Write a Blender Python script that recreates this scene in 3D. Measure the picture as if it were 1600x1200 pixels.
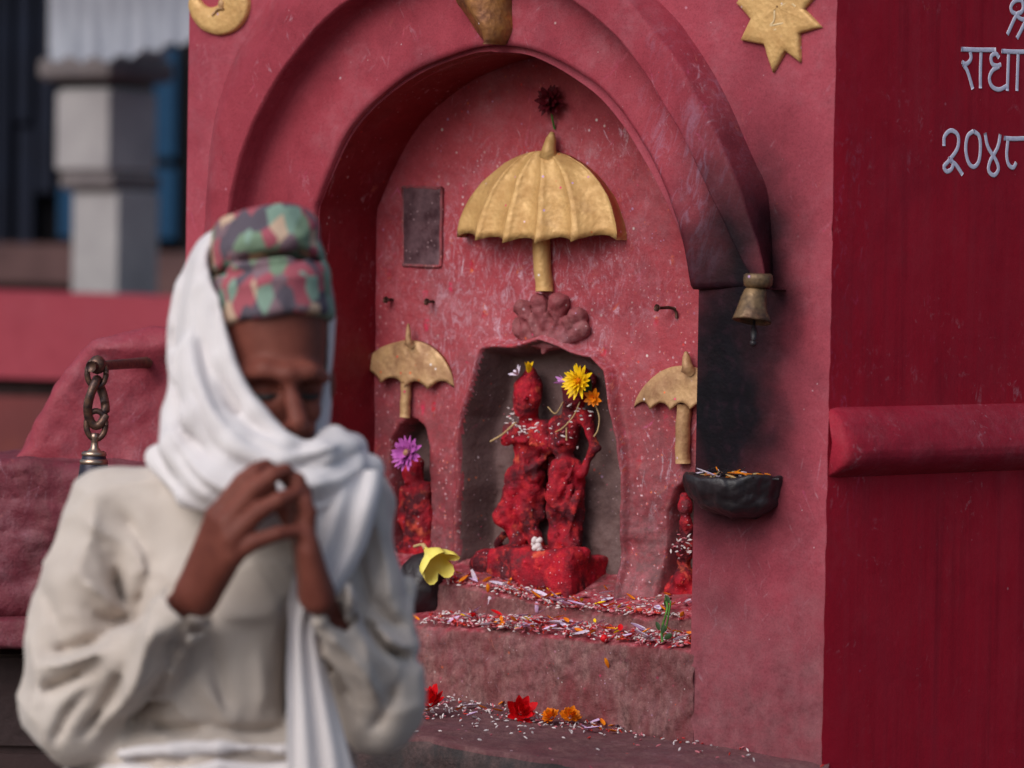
import bpy, math, random
import numpy as np
from mathutils import Matrix, Vector

for _o in list(bpy.data.objects):
    bpy.data.objects.remove(_o)
SC = bpy.context.scene
COL = SC.collection
rnd = random.Random(11)
nrs = np.random.RandomState(5)

# ------------------------------------------------------------------ camera
F = 5692.0                      # focal length in photo pixels (1600 wide)
CAM = np.array([0.0, 0.0, 1.57])
PITCH = math.atan(180.0 / F)
ROLL = math.radians(1.0)
cp, sp = math.cos(PITCH), math.sin(PITCH)
cr, sr = math.cos(ROLL), math.sin(ROLL)
AX = np.array([1.0, 0, 0]); AY = np.array([0, cp, -sp]); AZ = np.array([0, sp, cp])
CX = cr * AX + sr * AZ
CY = -sr * AX + cr * AZ
cam_d = bpy.data.cameras.new('camera')
cam = bpy.data.objects.new('camera', cam_d)
COL.objects.link(cam)
cam.matrix_world = Matrix((
    (CX[0], CY[0], -AY[0], CAM[0]),
    (CX[1], CY[1], -AY[1], CAM[1]),
    (CX[2], CY[2], -AY[2], CAM[2]),
    (0, 0, 0, 1)))
cam_d.sensor_width = 36.0
cam_d.lens = 36.0 * F / 1600.0
cam_d.clip_start = 0.1
cam_d.clip_end = 500
cam_d.dof.use_dof = True
cam_d.dof.focus_distance = 5.06
cam_d.dof.aperture_fstop = 2.9
cam_d.dof.aperture_blades = 0
SC.camera = cam

# ------------------------------------------------------------------ sky, sun, exposure
SUN_DIR = Vector((-0.64, -0.77, 0.80)).normalized()     # towards the sun
world = bpy.data.worlds.new('World')
SC.world = world
world.use_nodes = True
wn = world.node_tree
bg = wn.nodes['Background']
sky = wn.nodes.new('ShaderNodeTexSky')
sky.sky_type = 'NISHITA'
sky.sun_disc = False
sky.sun_elevation = math.asin(SUN_DIR.z)
sky.sun_rotation = math.atan2(SUN_DIR.x, SUN_DIR.y) % (2 * math.pi)
sky.air_density = 1.0
sky.dust_density = 2.2
sky.ozone_density = 1.0
wn.links.new(sky.outputs[0], bg.inputs[0])
bg.inputs[1].default_value = 0.075
sun_d = bpy.data.lights.new('sun', 'SUN')
sun_d.energy = 1.5
sun_d.angle = math.radians(50)
sun_d.color = (1.0, 0.985, 0.97)
sun = bpy.data.objects.new('sun', sun_d)
COL.objects.link(sun)
sun.rotation_euler = SUN_DIR.to_track_quat('Z', 'Y').to_euler()
sun.location = (-3, -3, 6)
SC.view_settings.view_transform = 'Standard'
SC.view_settings.look = 'None'
SC.view_settings.gamma = 1
SC.view_settings.use_curve_mapping = False
SC.view_settings.exposure = 0.48
SC.render.engine = 'CYCLES'
SC.cycles.use_denoising = True
SC.cycles.max_bounces = 6

# ------------------------------------------------------------------ picture <-> place
def ray(u, v):
    x = (np.asarray(u, float) - 800.0) / F
    y = (600.0 - np.asarray(v, float)) / F
    return AY + x[..., None] * CX + y[..., None] * CY if np.ndim(x) else AY + float(x) * CX + float(y) * CY

def at_y(u, v, Y):
    """the world point seen at photo pixel (u, v), at distance Y along the ground"""
    r = ray(u, v)
    return CAM + r * (Y / r[1])

def proj(P):
    Q = np.asarray(P, float) - CAM
    w = Q @ AY
    return 800 + F * (Q @ CX) / w, 600 - F * (Q @ CY) / w

YAW = math.radians(36.0)
KX, KY = at_y(1300, 420, 4.85)[:2]
K = np.array([KX, KY, 0.0])
EX = np.array([math.cos(YAW), -math.sin(YAW), 0.0])
EY = np.array([math.sin(YAW), math.cos(YAW), 0.0])
SIDE = math.radians(44.0)
SX = np.array([math.cos(SIDE), math.sin(SIDE), 0.0])
SN = np.array([math.sin(SIDE), -math.cos(SIDE), 0.0])

def to_local(P):
    Q = np.asarray(P, float) - K
    return np.stack([Q @ EX, Q @ EY, Q[..., 2]], -1)

def to_world(L):
    L = np.asarray(L, float)
    return K + L[..., 0:1] * EX + L[..., 1:2] * EY + L[..., 2:3] * np.array([0, 0, 1.0])

def W(u, v, d):
    """point of the shrine front (local s, d, z) at depth d behind the front plane, seen at (u, v)"""
    r = ray(u, v)
    t = (d - (CAM - K) @ EY) / (r @ EY)
    return to_local(CAM + r * np.asarray(t)[..., None]) if np.ndim(u) else to_local(CAM + r * float(t))

def Wl(pts, d):
    pts = np.asarray(pts, float)
    return W(pts[:, 0], pts[:, 1], d)

def S(u, v, off=0.0):
    """point of the shrine's side wall (shrine local), off metres proud of it"""
    r = ray(u, v)
    t = (off - (CAM - K) @ SN) / (r @ SN)
    return to_local(CAM + r * float(t))

# ------------------------------------------------------------------ numpy noise
def _hash(ix, iy, iz, seed):
    h = (ix.astype(np.int64) * 73856093) ^ (iy.astype(np.int64) * 19349663) ^ (iz.astype(np.int64) * 83492791) ^ (seed * 2654435)
    h = (h ^ (h >> 13)) * 1274126177
    h = h & 0x7fffffff
    h = (h ^ (h >> 15))
    return (h & 0xffff) / 65535.0 * 2 - 1

def vnoise(P, scale, seed=0):
    Q = np.asarray(P, float) * scale
    i = np.floor(Q).astype(np.int64); f = Q - i
    f = f * f * (3 - 2 * f)
    r = 0
    for dx in (0, 1):
        wx = f[..., 0] if dx else 1 - f[..., 0]
        for dy in (0, 1):
            wy = f[..., 1] if dy else 1 - f[..., 1]
            for dz in (0, 1):
                wz = f[..., 2] if dz else 1 - f[..., 2]
                r = r + wx * wy * wz * _hash(i[..., 0] + dx, i[..., 1] + dy, i[..., 2] + dz, seed)
    return r

def fbm(P, scale, octaves=4, seed=0):
    r, a, s = 0, 1.0, scale
    for k in range(octaves):
        r = r + a * vnoise(P, s, seed + k * 17)
        a *= 0.5; s *= 2.03
    return r

def sstep(a, b, x):
    t = np.clip((x - a) / (b - a), 0, 1)
    return t * t * (3 - 2 * t)

def poly_dist(U, V, poly):
    """signed distance to a closed polygon in the plane (negative inside)"""
    poly = np.asarray(poly, float)
    d2 = np.full(U.shape, 1e18); inside = np.zeros(U.shape, bool)
    n = len(poly)
    for i in range(n):
        ax, ay = poly[i]; bx, by = poly[(i + 1) % n]
        ex, ey = bx - ax, by - ay
        t = np.clip(((U - ax) * ex + (V - ay) * ey) / (ex * ex + ey * ey + 1e-12), 0, 1)
        d2 = np.minimum(d2, (U - ax - t * ex) ** 2 + (V - ay - t * ey) ** 2)
        c = ((ay > V) != (by > V)) & (U < ex * (V - ay) / (ey if ey != 0 else 1e-9) + ax)
        inside ^= c
    d = np.sqrt(d2)
    return np.where(inside, -d, d)

def line_dist(U, V, pts):
    d2 = np.full(U.shape, 1e18)
    for (ax, ay), (bx, by) in zip(pts[:-1], pts[1:]):
        ex, ey = bx - ax, by - ay
        t = np.clip(((U - ax) * ex + (V - ay) * ey) / (ex * ex + ey * ey + 1e-12), 0, 1)
        d2 = np.minimum(d2, (U - ax - t * ex) ** 2 + (V - ay - t * ey) ** 2)
    return np.sqrt(d2)

def catmull(pts, n):
    P = np.asarray(pts, float)
    Q = np.vstack([2 * P[0] - P[1], P, 2 * P[-1] - P[-2]])
    out = []
    for i in range(len(P) - 1):
        p0, p1, p2, p3 = Q[i], Q[i + 1], Q[i + 2], Q[i + 3]
        for t in np.linspace(0, 1, 12, endpoint=False):
            out.append(0.5 * ((2 * p1) + (-p0 + p2) * t + (2 * p0 - 5 * p1 + 4 * p2 - p3) * t * t + (-p0 + 3 * p1 - 3 * p2 + p3) * t ** 3))
    out.append(P[-1])
    return resample(np.array(out), n)

def resample(P, n):
    L = np.r_[0, np.cumsum(np.linalg.norm(np.diff(P, axis=0), axis=1))]
    t = np.linspace(0, L[-1], n)
    return np.stack([np.interp(t, L, P[:, k]) for k in range(P.shape[1])], 1)

# ------------------------------------------------------------------ objects
def obj(name, me, parent=None, mat=None):
    o = bpy.data.objects.new(name, me)
    COL.objects.link(o)
    if parent is not None: o.parent = parent
    if mat is not None and me is not None:
        for m in (mat if isinstance(mat, (list, tuple)) else [mat]): me.materials.append(m)
    return o

def mesh(name, verts, faces, mat=None, parent=None, smooth=True, mats=None):
    me = bpy.data.meshes.new(name)
    v = np.asarray(verts, float).reshape(-1, 3)
    me.from_pydata(v.tolist(), [], [list(map(int, f)) for f in faces])
    if smooth: me.polygons.foreach_set('use_smooth', [True] * len(me.polygons))
    o = obj(name, me, parent, mat)
    if mats is not None: me.polygons.foreach_set('material_index', mats)
    me.update()
    return o

def tag(o, label=None, cat=None, group=None, kind=None):
    if label: o['label'] = label
    if cat: o['category'] = cat
    if group: o['group'] = group
    if kind: o['kind'] = kind
    return o

def empty(name, loc=(0, 0, 0), rotz=0.0):
    o = bpy.data.objects.new(name, None)
    COL.objects.link(o)
    o.empty_display_size = 0.05
    o.location = loc
    o.rotation_euler = (0, 0, rotz)
    return o

def grid_faces(n, m, cu=False, cv=False, flip=False, base=0):
    fs = []
    for i in range(n if cu else n - 1):
        for j in range(m if cv else m - 1):
            a = i * m + j; b = ((i + 1) % n) * m + j
            c = ((i + 1) % n) * m + (j + 1) % m; d = i * m + (j + 1) % m
            fs.append((a + base, d + base, c + base, b + base) if flip else (a + base, b + base, c + base, d + base))
    return fs

class MB:
    """collects shapes that become ONE mesh"""
    def __init__(s): s.v = []; s.f = []; s.m = []
    def add(s, v, f, mi=0):
        b = len(s.v)
        s.v.extend(np.asarray(v, float).reshape(-1, 3).tolist())
        s.f.extend([tuple(int(i) + b for i in q) for q in f]); s.m.extend([mi] * len(f))
        return s
    def tube(s, pts, rad, seg=8, flat=None, mi=0):
        P = np.asarray(pts, float); n = len(P)
        R = np.full(n, rad, float) if np.ndim(rad) == 0 else np.asarray(rad, float)
        T = np.gradient(P, axis=0); T /= np.linalg.norm(T, axis=1)[:, None] + 1e-12
        up = np.array(flat if flat is not None else (0.13, 0.35, 0.92), float); up /= np.linalg.norm(up)
        vs = []
        for i in range(n):
            a = up - T[i] * (up @ T[i])
            if np.linalg.norm(a) < 1e-3: a = np.array([1.0, 0, 0]) - T[i] * T[i][0]
            a /= np.linalg.norm(a); b = np.cross(T[i], a)
            sq = 0.12 if flat is not None else 1.0
            for k in range(seg):
                t = 2 * math.pi * k / seg
                vs.append(P[i] + R[i] * (math.cos(t) * a * sq + math.sin(t) * b))
        f = grid_faces(n, seg, cv=True)
        f.append(tuple(range(seg))[::-1]); f.append(tuple((n - 1) * seg + k for k in range(seg)))
        return s.add(vs, f, mi)
    def box(s, lo, hi, mi=0):
        (x0, y0, z0), (x1, y1, z1) = lo, hi
        v = [(x0, y0, z0), (x1, y0, z0), (x1, y1, z0), (x0, y1, z0), (x0, y0, z1), (x1, y0, z1), (x1, y1, z1), (x0, y1, z1)]
        return s.add(v, [(0, 3, 2, 1), (4, 5, 6, 7), (0, 1, 5, 4), (1, 2, 6, 5), (2, 3, 7, 6), (3, 0, 4, 7)], mi)
    def lathe(s, c, prof, seg=24, sx=1.0, sy=1.0, mi=0):
        c = np.asarray(c, float); vs = []
        for r, z in prof:
            for k in range(seg):
                t = 2 * math.pi * k / seg
                vs.append(c + np.array([r * sx * math.cos(t), r * sy * math.sin(t), z]))
        f = grid_faces(len(prof), seg, cv=True, flip=True)
        return s.add(vs, f, mi)
    def ball(s, c, r, seg=10, rings=7, sq=(1, 1, 1), mi=0):
        c = np.asarray(c, float); vs = []
        for i in range(rings):
            p = math.pi * (i + 0.02) / (rings - 1 + 0.04)
            for k in range(seg):
                t = 2 * math.pi * k / seg
                vs.append(c + r * np.array([math.sin(p) * math.cos(t) * sq[0], math.sin(p) * math.sin(t) * sq[1], math.cos(p) * sq[2]]))
        return s.add(vs, grid_faces(rings, seg, cv=True), mi)
    def build(s, name, mat, parent=None, smooth=True):
        return mesh(name, s.v, s.f, mat, parent, smooth, s.m if any(s.m) else None)

# ------------------------------------------------------------------ signed-distance sculpting
def smin(a, b, k):
    if k <= 0: return np.minimum(a, b)
    h = np.clip(0.5 + 0.5 * (b - a) / k, 0, 1)
    return b * (1 - h) + a * h - k * h * (1 - h)

class SDF:
    def __init__(s, lo, hi, h):
        s.lo = np.asarray(lo, float); s.h = h
        s.n = np.ceil((np.asarray(hi, float) - s.lo) / h).astype(int) + 1
        s.ax = [s.lo[k] + h * np.arange(s.n[k]) for k in range(3)]
        s.F = np.full(s.n, 0.5, np.float32)
    def _blk(s, lo, hi, pad):
        sl = []
        for k in range(3):
            a = int(np.clip(math.floor((lo[k] - pad - s.lo[k]) / s.h), 0, s.n[k]))
            b = int(np.clip(math.ceil((hi[k] + pad - s.lo[k]) / s.h) + 1, 0, s.n[k]))
            sl.append(slice(a, b))
        X = s.ax[0][sl[0]][:, None, None]; Y = s.ax[1][sl[1]][None, :, None]; Z = s.ax[2][sl[2]][None, None, :]
        return tuple(sl), X, Y, Z
    def put(s, fn, lo, hi, k=0.0, cut=False):
        sl, X, Y, Z = s._blk(np.asarray(lo), np.asarray(hi), max(k, 0) * 1.2 + 4 * s.h)
        if 0 in s.F[sl].shape: return s
        D = fn(X, Y, Z)
        if cut: s.F[sl] = -smin(-s.F[sl], D, k)
        else: s.F[sl] = smin(s.F[sl], D, k)
        return s
    def cap(s, a, b, ra, rb=None, k=0.0, cut=False):
        a = np.asarray(a, float); b = np.asarray(b, float); rb = ra if rb is None else rb
        ab = b - a; L2 = ab @ ab + 1e-12; R = max(ra, rb)
        def fn(X, Y, Z):
            t = np.clip(((X - a[0]) * ab[0] + (Y - a[1]) * ab[1] + (Z - a[2]) * ab[2]) / L2, 0, 1)
            return np.sqrt((X - a[0] - t * ab[0]) ** 2 + (Y - a[1] - t * ab[1]) ** 2 + (Z - a[2] - t * ab[2]) ** 2) - (ra + (rb - ra) * t)
        return s.put(fn, np.minimum(a, b) - R, np.maximum(a, b) + R, k, cut)
    def chain(s, pts, rad, k=0.0, cut=False):
        for i in range(len(pts) - 1):
            r0, r1 = (rad, rad) if np.ndim(rad) == 0 else (rad[i], rad[i + 1])
            s.cap(pts[i], pts[i + 1], r0, r1, k, cut)
        return s
    def ell(s, c, r, k=0.0, rot=None, cut=False):
        c = np.asarray(c, float); r = np.asarray(r, float)
        M = np.eye(3) if rot is None else np.asarray(rot, float)   # rows = axes
        def fn(X, Y, Z):
            dx, dy, dz = X - c[0], Y - c[1], Z - c[2]
            q = [(M[i, 0] * dx + M[i, 1] * dy + M[i, 2] * dz) / r[i] for i in range(3)]
            k0 = np.sqrt(q[0] ** 2 + q[1] ** 2 + q[2] ** 2)
            k1 = np.sqrt((q[0] / r[0]) ** 2 + (q[1] / r[1]) ** 2 + (q[2] / r[2]) ** 2) + 1e-9
            return k0 * (k0 - 1) / k1
        R = max(r)
        return s.put(fn, c - R, c + R, k, cut)
    def rbox(s, lo, hi, r, k=0.0, cut=False):
        lo = np.asarray(lo, float); hi = np.asarray(hi, float); c = (lo + hi) / 2; e = (hi - lo) / 2 - r
        def fn(X, Y, Z):
            qx, qy, qz = np.abs(X - c[0]) - e[0], np.abs(Y - c[1]) - e[1], np.abs(Z - c[2]) - e[2]
            return np.sqrt(np.maximum(qx, 0) ** 2 + np.maximum(qy, 0) ** 2 + np.maximum(qz, 0) ** 2) + np.minimum(np.maximum(qx, np.maximum(qy, qz)), 0) - r
        return s.put(fn, lo, hi, k, cut)
    def band(s, width):
        idx = np.argwhere(np.abs(s.F) < width)
        return idx, s.lo + idx * s.h
    def shift(s, fn, width=0.03):
        """push the surface out by fn(points) metres"""
        idx, P = s.band(width)
        s.F[idx[:, 0], idx[:, 1], idx[:, 2]] -= fn(P).astype(np.float32)
        return s
    def mesh(s, name, mat, parent=None, smooth=1, inv=None):
        v, f = surface_nets(s.F, s.lo, s.h)
        v = relax(v, f, smooth)
        if inv is not None: v = inv(v)
        return mesh(name, v, f, mat, parent)

_CO = np.array([(i, j, k) for i in (0, 1) for j in (0, 1) for k in (0, 1)])
_ED = [(a, b) for a in range(8) for b in range(a + 1, 8) if np.abs(_CO[a] - _CO[b]).sum() == 1]

def surface_nets(Fd, lo, h):
    Sg = Fd < 0
    c = np.zeros(np.array(Fd.shape) - 1, np.int8)
    nx, ny, nz = c.shape
    for i, j, k in _CO:
        c += Sg[i:i + nx, j:j + ny, k:k + nz]
    act = np.argwhere((c > 0) & (c < 8))
    idm = np.full(c.shape, -1, np.int32)
    idm[act[:, 0], act[:, 1], act[:, 2]] = np.arange(len(act))
    val = np.stack([Fd[act[:, 0] + i, act[:, 1] + j, act[:, 2] + k] for i, j, k in _CO], 1).astype(float)
    pos = np.zeros((len(act), 3)); cnt = np.zeros(len(act))
    for a, b in _ED:
        fa, fb = val[:, a], val[:, b]
        m = (fa < 0) != (fb < 0)
        t = np.where(m, fa / np.where(m, fa - fb, 1), 0)
        p = _CO[a] + t[:, None] * (_CO[b] - _CO[a])
        pos += p * m[:, None]; cnt += m
    v = lo + (act + pos / cnt[:, None]) * h
    faces = []
    for axis in range(3):
        s0 = [slice(None)] * 3; s1 = [slice(None)] * 3
        s0[axis] = slice(0, -1); s1[axis] = slice(1, None)
        A, B = Sg[tuple(s0)], Sg[tuple(s1)]
        e = np.argwhere(A != B)
        o1, o2 = [(1, 2), (2, 0), (0, 1)][axis]
        ok = np.ones(len(e), bool)
        for o in (o1, o2):
            ok &= (e[:, o] > 0) & (e[:, o] < Fd.shape[o] - 1)
        e = e[ok]
        def idx(d1, d2):
            q = e.copy(); q[:, o1] -= d1; q[:, o2] -= d2
            return idm[q[:, 0], q[:, 1], q[:, 2]]
        q = np.stack([idx(1, 1), idx(0, 1), idx(0, 0), idx(1, 0)], 1)
        flip = ~A[e[:, 0], e[:, 1], e[:, 2]]
        q[flip] = q[flip][:, ::-1]
        faces.append(q)
    return v, np.vstack(faces)

def relax(v, f, it):
    f = np.asarray(f)
    for _ in range(it):
        acc = np.zeros_like(v); cnt = np.zeros(len(v))
        for a, b in ((0, 1), (1, 2), (2, 3), (3, 0)):
            np.add.at(acc, f[:, a], v[f[:, b]]); np.add.at(cnt, f[:, a], 1)
            np.add.at(acc, f[:, b], v[f[:, a]]); np.add.at(cnt, f[:, b], 1)
        v = 0.5 * v + 0.5 * acc / np.maximum(cnt, 1)[:, None]
    return v
# ------------------------------------------------------------------ materials
def lin(r, g, b):
    f = lambda c: c / 255 / 12.92 if c / 255 <= 0.04045 else ((c / 255 + 0.055) / 1.055) ** 2.4
    return (f(r), f(g), f(b), 1.0)

class NB:
    def __init__(s, name, rough=0.7, spec=0.3):
        s.m = bpy.data.materials.new(name); s.m.use_nodes = True
        s.t = s.m.node_tree; s.b = s.t.nodes['Principled BSDF']
        s.b.inputs['Roughness'].default_value = rough
        s.b.inputs['Specular IOR Level'].default_value = spec
        s.tc = s.t.nodes.new('ShaderNodeTexCoord').outputs['Object']
    def link(s, a, b): s.t.links.new(a, b)
    def setv(s, sock, v):
        if isinstance(v, bpy.types.NodeSocket): s.link(v, sock)
        elif v is not None: sock.default_value = v
    def map(s, scale=(1, 1, 1), loc=(0, 0, 0), rot=(0, 0, 0), src=None, kind='POINT'):
        n = s.t.nodes.new('ShaderNodeMapping'); n.vector_type = kind
        s.link(src or s.tc, n.inputs[0])
        n.inputs['Location'].default_value = loc; n.inputs['Rotation'].default_value = rot; n.inputs['Scale'].default_value = scale
        return n.outputs[0]
    def noise(s, scale, detail=4, rough=0.55, vec=None, dist=0.0):
        n = s.t.nodes.new('ShaderNodeTexNoise')
        s.link(vec or s.tc, n.inputs['Vector'])
        n.inputs['Scale'].default_value = scale; n.inputs['Detail'].default_value = detail
        n.inputs['Roughness'].default_value = rough; n.inputs['Distortion'].default_value = dist
        return n.outputs[0]
    def voro(s, scale, vec=None, feature='F1', rand=1.0):
        n = s.t.nodes.new('ShaderNodeTexVoronoi'); n.feature = feature
        s.link(vec or s.tc, n.inputs['Vector'])
        n.inputs['Scale'].default_value = scale; n.inputs['Randomness'].default_value = rand
        return n.outputs['Distance'], n.outputs['Color']
    def rng(s, x, a, b, c=0.0, d=1.0):
        n = s.t.nodes.new('ShaderNodeMapRange'); n.clamp = True
        s.setv(n.inputs[0], x)
        for i, v in enumerate((a, b, c, d)): n.inputs[i + 1].default_value = v
        return n.outputs[0]
    def math(s, op, a, b=None):
        n = s.t.nodes.new('ShaderNodeMath'); n.operation = op
        s.setv(n.inputs[0], a); s.setv(n.inputs[1], b)
        return n.outputs[0]
    def mul(s, *x):
        r = x[0]
        for y in x[1:]: r = s.math('MULTIPLY', r, y)
        return r
    def mix(s, f, a, b, mode='MIX'):
        n = s.t.nodes.new('ShaderNodeMix'); n.data_type = 'RGBA'; n.blend_type = mode
        s.setv(n.inputs[0], f); s.setv(n.inputs[6], a); s.setv(n.inputs[7], b)
        return n.outputs[2]
    def ramp(s, x, stops, interp='LINEAR'):
        n = s.t.nodes.new('ShaderNodeValToRGB'); n.color_ramp.interpolation = interp
        e = n.color_ramp.elements
        while len(e) < len(stops): e.new(0.5)
        for i, (p, c) in enumerate(stops): e[i].position = p; e[i].color = c
        s.link(x, n.inputs[0])
        return n.outputs[0]
    def sep(s, col):
        n = s.t.nodes.new('ShaderNodeSeparateColor'); s.link(col, n.inputs[0])
        return n.outputs
    def xyz(s):
        n = s.t.nodes.new('ShaderNodeSeparateXYZ'); s.link(s.tc, n.inputs[0])
        return n.outputs
    def blob(s, c, r, a=0.6, b=1.05, wob=0.35, wscale=14):
        """soft-edged patch (1 inside) round local point c with radii r"""
        v = s.map(scale=tuple(1 / k for k in r), loc=tuple(-c[i] / r[i] for i in range(3)))
        n = s.t.nodes.new('ShaderNodeVectorMath'); n.operation = 'LENGTH'; s.link(v, n.inputs[0])
        w = s.math('ADD', n.outputs['Value'], s.rng(s.noise(wscale, 4), 0.25, 0.75, -wob, wob))
        return s.rng(w, a, b, 1.0, 0.0)
    def bump(s, h, strength=0.3, dist=0.004):
        n = s.t.nodes.new('ShaderNodeBump'); n.inputs['Strength'].default_value = strength; n.inputs['Distance'].default_value = dist
        s.link(h, n.inputs['Height']); s.link(n.outputs[0], s.b.inputs['Normal'])
    def done(s, col, rough=None):
        s.setv(s.b.inputs['Base Color'], col)
        if rough is not None: s.setv(s.b.inputs['Roughness'], rough)
        return s.m

POW = [(0.0, lin(226, 196, 205)), (0.35, lin(214, 150, 170)), (0.5, lin(222, 60, 110)), (0.62, lin(230, 110, 60)),
       (0.72, lin(225, 60, 50)), (0.84, lin(200, 160, 205)), (0.93, lin(236, 226, 222))]

def paint(name, c1, c2, c3, marks=0.5, specks=0.5, hazy=0.25, grain=0.35, soot=None, grime=None, vstreak=0.0, rough=0.62, spec=0.3, stone=0.0, bump=0.35, powder=False):
    """weathered lime paint: tone patches, dry powder smears, flecks of thrown colour, soot and grime"""
    b = NB(name, rough, spec)
    n1 = b.noise(3.2, 5, 0.6); n2 = b.noise(19, 5, 0.65)
    col = b.mix(b.rng(n1, 0.32, 0.68), c1, c2)
    col = b.mix(b.rng(n2, 0.5, 0.72, 0, 0.55), col, c3)
    # chalky bloom
    hz = b.mul(b.rng(b.noise(7, 6, 0.7), 0.48, 0.72), b.rng(b.noise(60, 3, 0.7), 0.3, 0.7), hazy)
    col = b.mix(hz, col, lin(196, 150, 160))
    if vstreak:
        vs = b.rng(b.noise(1.0, 4, 0.6, b.map((55, 55, 1.6))), 0.45, 0.75, 0, vstreak)
        col = b.mix(vs, col, lin(150, 70, 84))
        vd = b.rng(b.noise(1.0, 3, 0.6, b.map((90, 90, 2.2), loc=(3, 7, 1))), 0.55, 0.75, 0, vstreak)
        col = b.mix(vd, col, lin(60, 10, 20))
    if stone:
        sm = b.rng(b.noise(1.0, 6, 0.7, b.map((26, 20, 9))), 0.5 - 0.14 * stone, 0.66, 0, min(.9, stone))
        col = b.mix(sm, col, b.mix(b.rng(b.noise(1.0, 6, 0.75, b.map((95, 95, 60))), .35, .65), lin(88, 60, 60), lin(164, 124, 120)))
    # dry smears running down and slantwise
    if marks:
        zone = b.rng(b.noise(6.5, 3, 0.6), 0.50, 0.64)
        for k, (rot, sc) in enumerate((((0, 0.12, 0), (120, 60, 16)), ((0, -0.5, 0), (150, 60, 24)), ((0, 0.7, 0), (90, 60, 20)))):
            mk = b.noise(1.0, 3, 0.55, b.map(tuple(1 / q for q in sc), loc=(k * .53, 0, k * .31), rot=rot, kind='TEXTURE'), 0.6)
            mk = b.mul(b.rng(mk, 0.63, 0.71), zone, b.rng(b.noise(240, 2), 0.3, 0.6), marks)
            mc = b.ramp(b.noise(9, 1, 0.5, b.map(loc=(k * 2.2, 1, 4))), [(0.35, lin(205, 165, 185)), (0.5, lin(214, 190, 200)), (0.6, lin(222, 80, 140)), (0.68, lin(230, 140, 110))])
            col = b.mix(mk, col, mc)
    if specks:
        for k, sc in enumerate((75, 150)):
            d, cc = b.voro(sc, b.map(loc=(k * 1.7, 0.3, 0.9)))
            ch = b.sep(cc)
            msk = b.mul(b.rng(d, 0.07, 0.20, 1, 0), b.rng(ch[0], 1 - 0.55 * specks, 1 - 0.55 * specks + 0.02), b.rng(b.noise(8 + 3 * k, 3, 0.6), 0.42, 0.58))
            col = b.mix(b.mul(msk, 0.85), col, b.ramp(ch[1], POW, 'CONSTANT'))
    for mask, colr in (grime or []):
        col = b.mix(mask(b), col, colr if not callable(colr) else colr(b))
    if powder:
        g = b.t.nodes.new('ShaderNodeNewGeometry'); nz_ = b.t.nodes.new('ShaderNodeSeparateXYZ'); b.link(g.outputs['Normal'], nz_.inputs[0])
        pm = b.mul(b.rng(nz_.outputs[2], .45, .8), b.rng(b.noise(24, 6, .7), .36, .58), .9)
        col = b.mix(pm, col, b.ramp(b.noise(60, 5, .7), [(.32, lin(120, 26, 40)), (.5, lin(176, 60, 76)), (.66, lin(206, 128, 136))]))
    if soot:
        for c, r, amt in soot:
            m = b.mul(b.blob(c, r, 0.3, 1.22, 0.25, 10), b.rng(b.noise(80, 4, 0.7), 0.2, 0.6, 0.92, 1.0), amt)
            col = b.mix(m, col, b.mix(b.rng(b.noise(24, 6, 0.7), .3, .7), lin(9, 7, 12), b.mix(b.rng(b.noise(60, 3), .52, .7), lin(20, 15, 24), lin(46, 26, 38))))
    gr = b.noise(420, 3, 0.6)
    col = b.mix(grain, col, b.ramp(gr, [(0.3, (0.35, 0.35, 0.35, 1)), (0.55, (1, 1, 1, 1))]), 'MULTIPLY') if grain else col
    h = b.math('ADD', b.mul(b.noise(26, 6, 0.6), 1.0), b.mul(b.noise(170, 4, 0.6), 0.25))
    b.bump(h, bump, 0.006)
    return b.done(col, b.rng(n2, 0.3, 0.7, rough - 0.12, rough + 0.12))

RED1, RED2, RED3 = lin(172, 77, 90), lin(160, 66, 80), lin(146, 56, 68)
_j = W(1135, 640, 0); _j2 = W(1165, 420, -0.02); _j3 = W(1150, 330, -0.02)
SOOT = [((_j[0], 0, _j[2]), (0.135, 0.25, 0.25), 1.0), ((_j[0] - .015, 0, _j[2] + .04), (0.105, 0.25, 0.2), 1.0), ((_j2[0], 0, _j2[2]), (0.085, 0.3, 0.15), 0.95), ((_j3[0] + .01, 0, _j3[2]), (0.12, 0.3, 0.2), 0.5)]
_gb = W(1190, 1050, 0)[2]
def _low(b):
    return b.mul(b.rng(b.math('ADD', b.xyz()[2], b.rng(b.noise(9, 5), 0.2, 0.8, -0.14, 0.14)), _gb - 0.06, _gb + 0.16, 0.75, 0.0), b.rng(b.noise(40, 4), 0.25, 0.6, 0.5, 1))
def _blotch(b):
    return b.mul(b.rng(b.noise(5.5, 6, 0.68), 0.50, 0.68), b.rng(b.noise(30, 4, 0.6), 0.3, 0.65, 0.4, 1), 0.55)
def _smear(b):
    c = W(1090, 330, 0)
    return b.mul(b.blob((c[0], 0, c[2]), (0.12, 0.4, 0.2), 0.2, 1.2, 0.4, 12), b.rng(b.noise(1.0, 5, 0.7, b.map((.014, .02, .05), rot=(0, .25, 0), kind='TEXTURE'), .8), 0.5, 0.68), 0.6)
M_FRONT = paint('front_red_paint', RED1, RED2, RED3, marks=0.45, specks=0.06, hazy=0.28, soot=SOOT, spec=0.12, grime=[(_low, lambda b: b.mix(b.rng(b.noise(38, 6, .7), .35, .65), lin(104, 66, 70), lin(150, 104, 108))), (_blotch, lin(118, 50, 62))])
M_ARCH = paint('arch_red_paint', lin(162, 66, 78), lin(148, 55, 68), lin(132, 46, 57), marks=0.4, specks=0.05, hazy=0.3, soot=SOOT, spec=0.12, grime=[(_blotch, lin(112, 44, 56)), (_smear, lin(176, 140, 166))])
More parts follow.
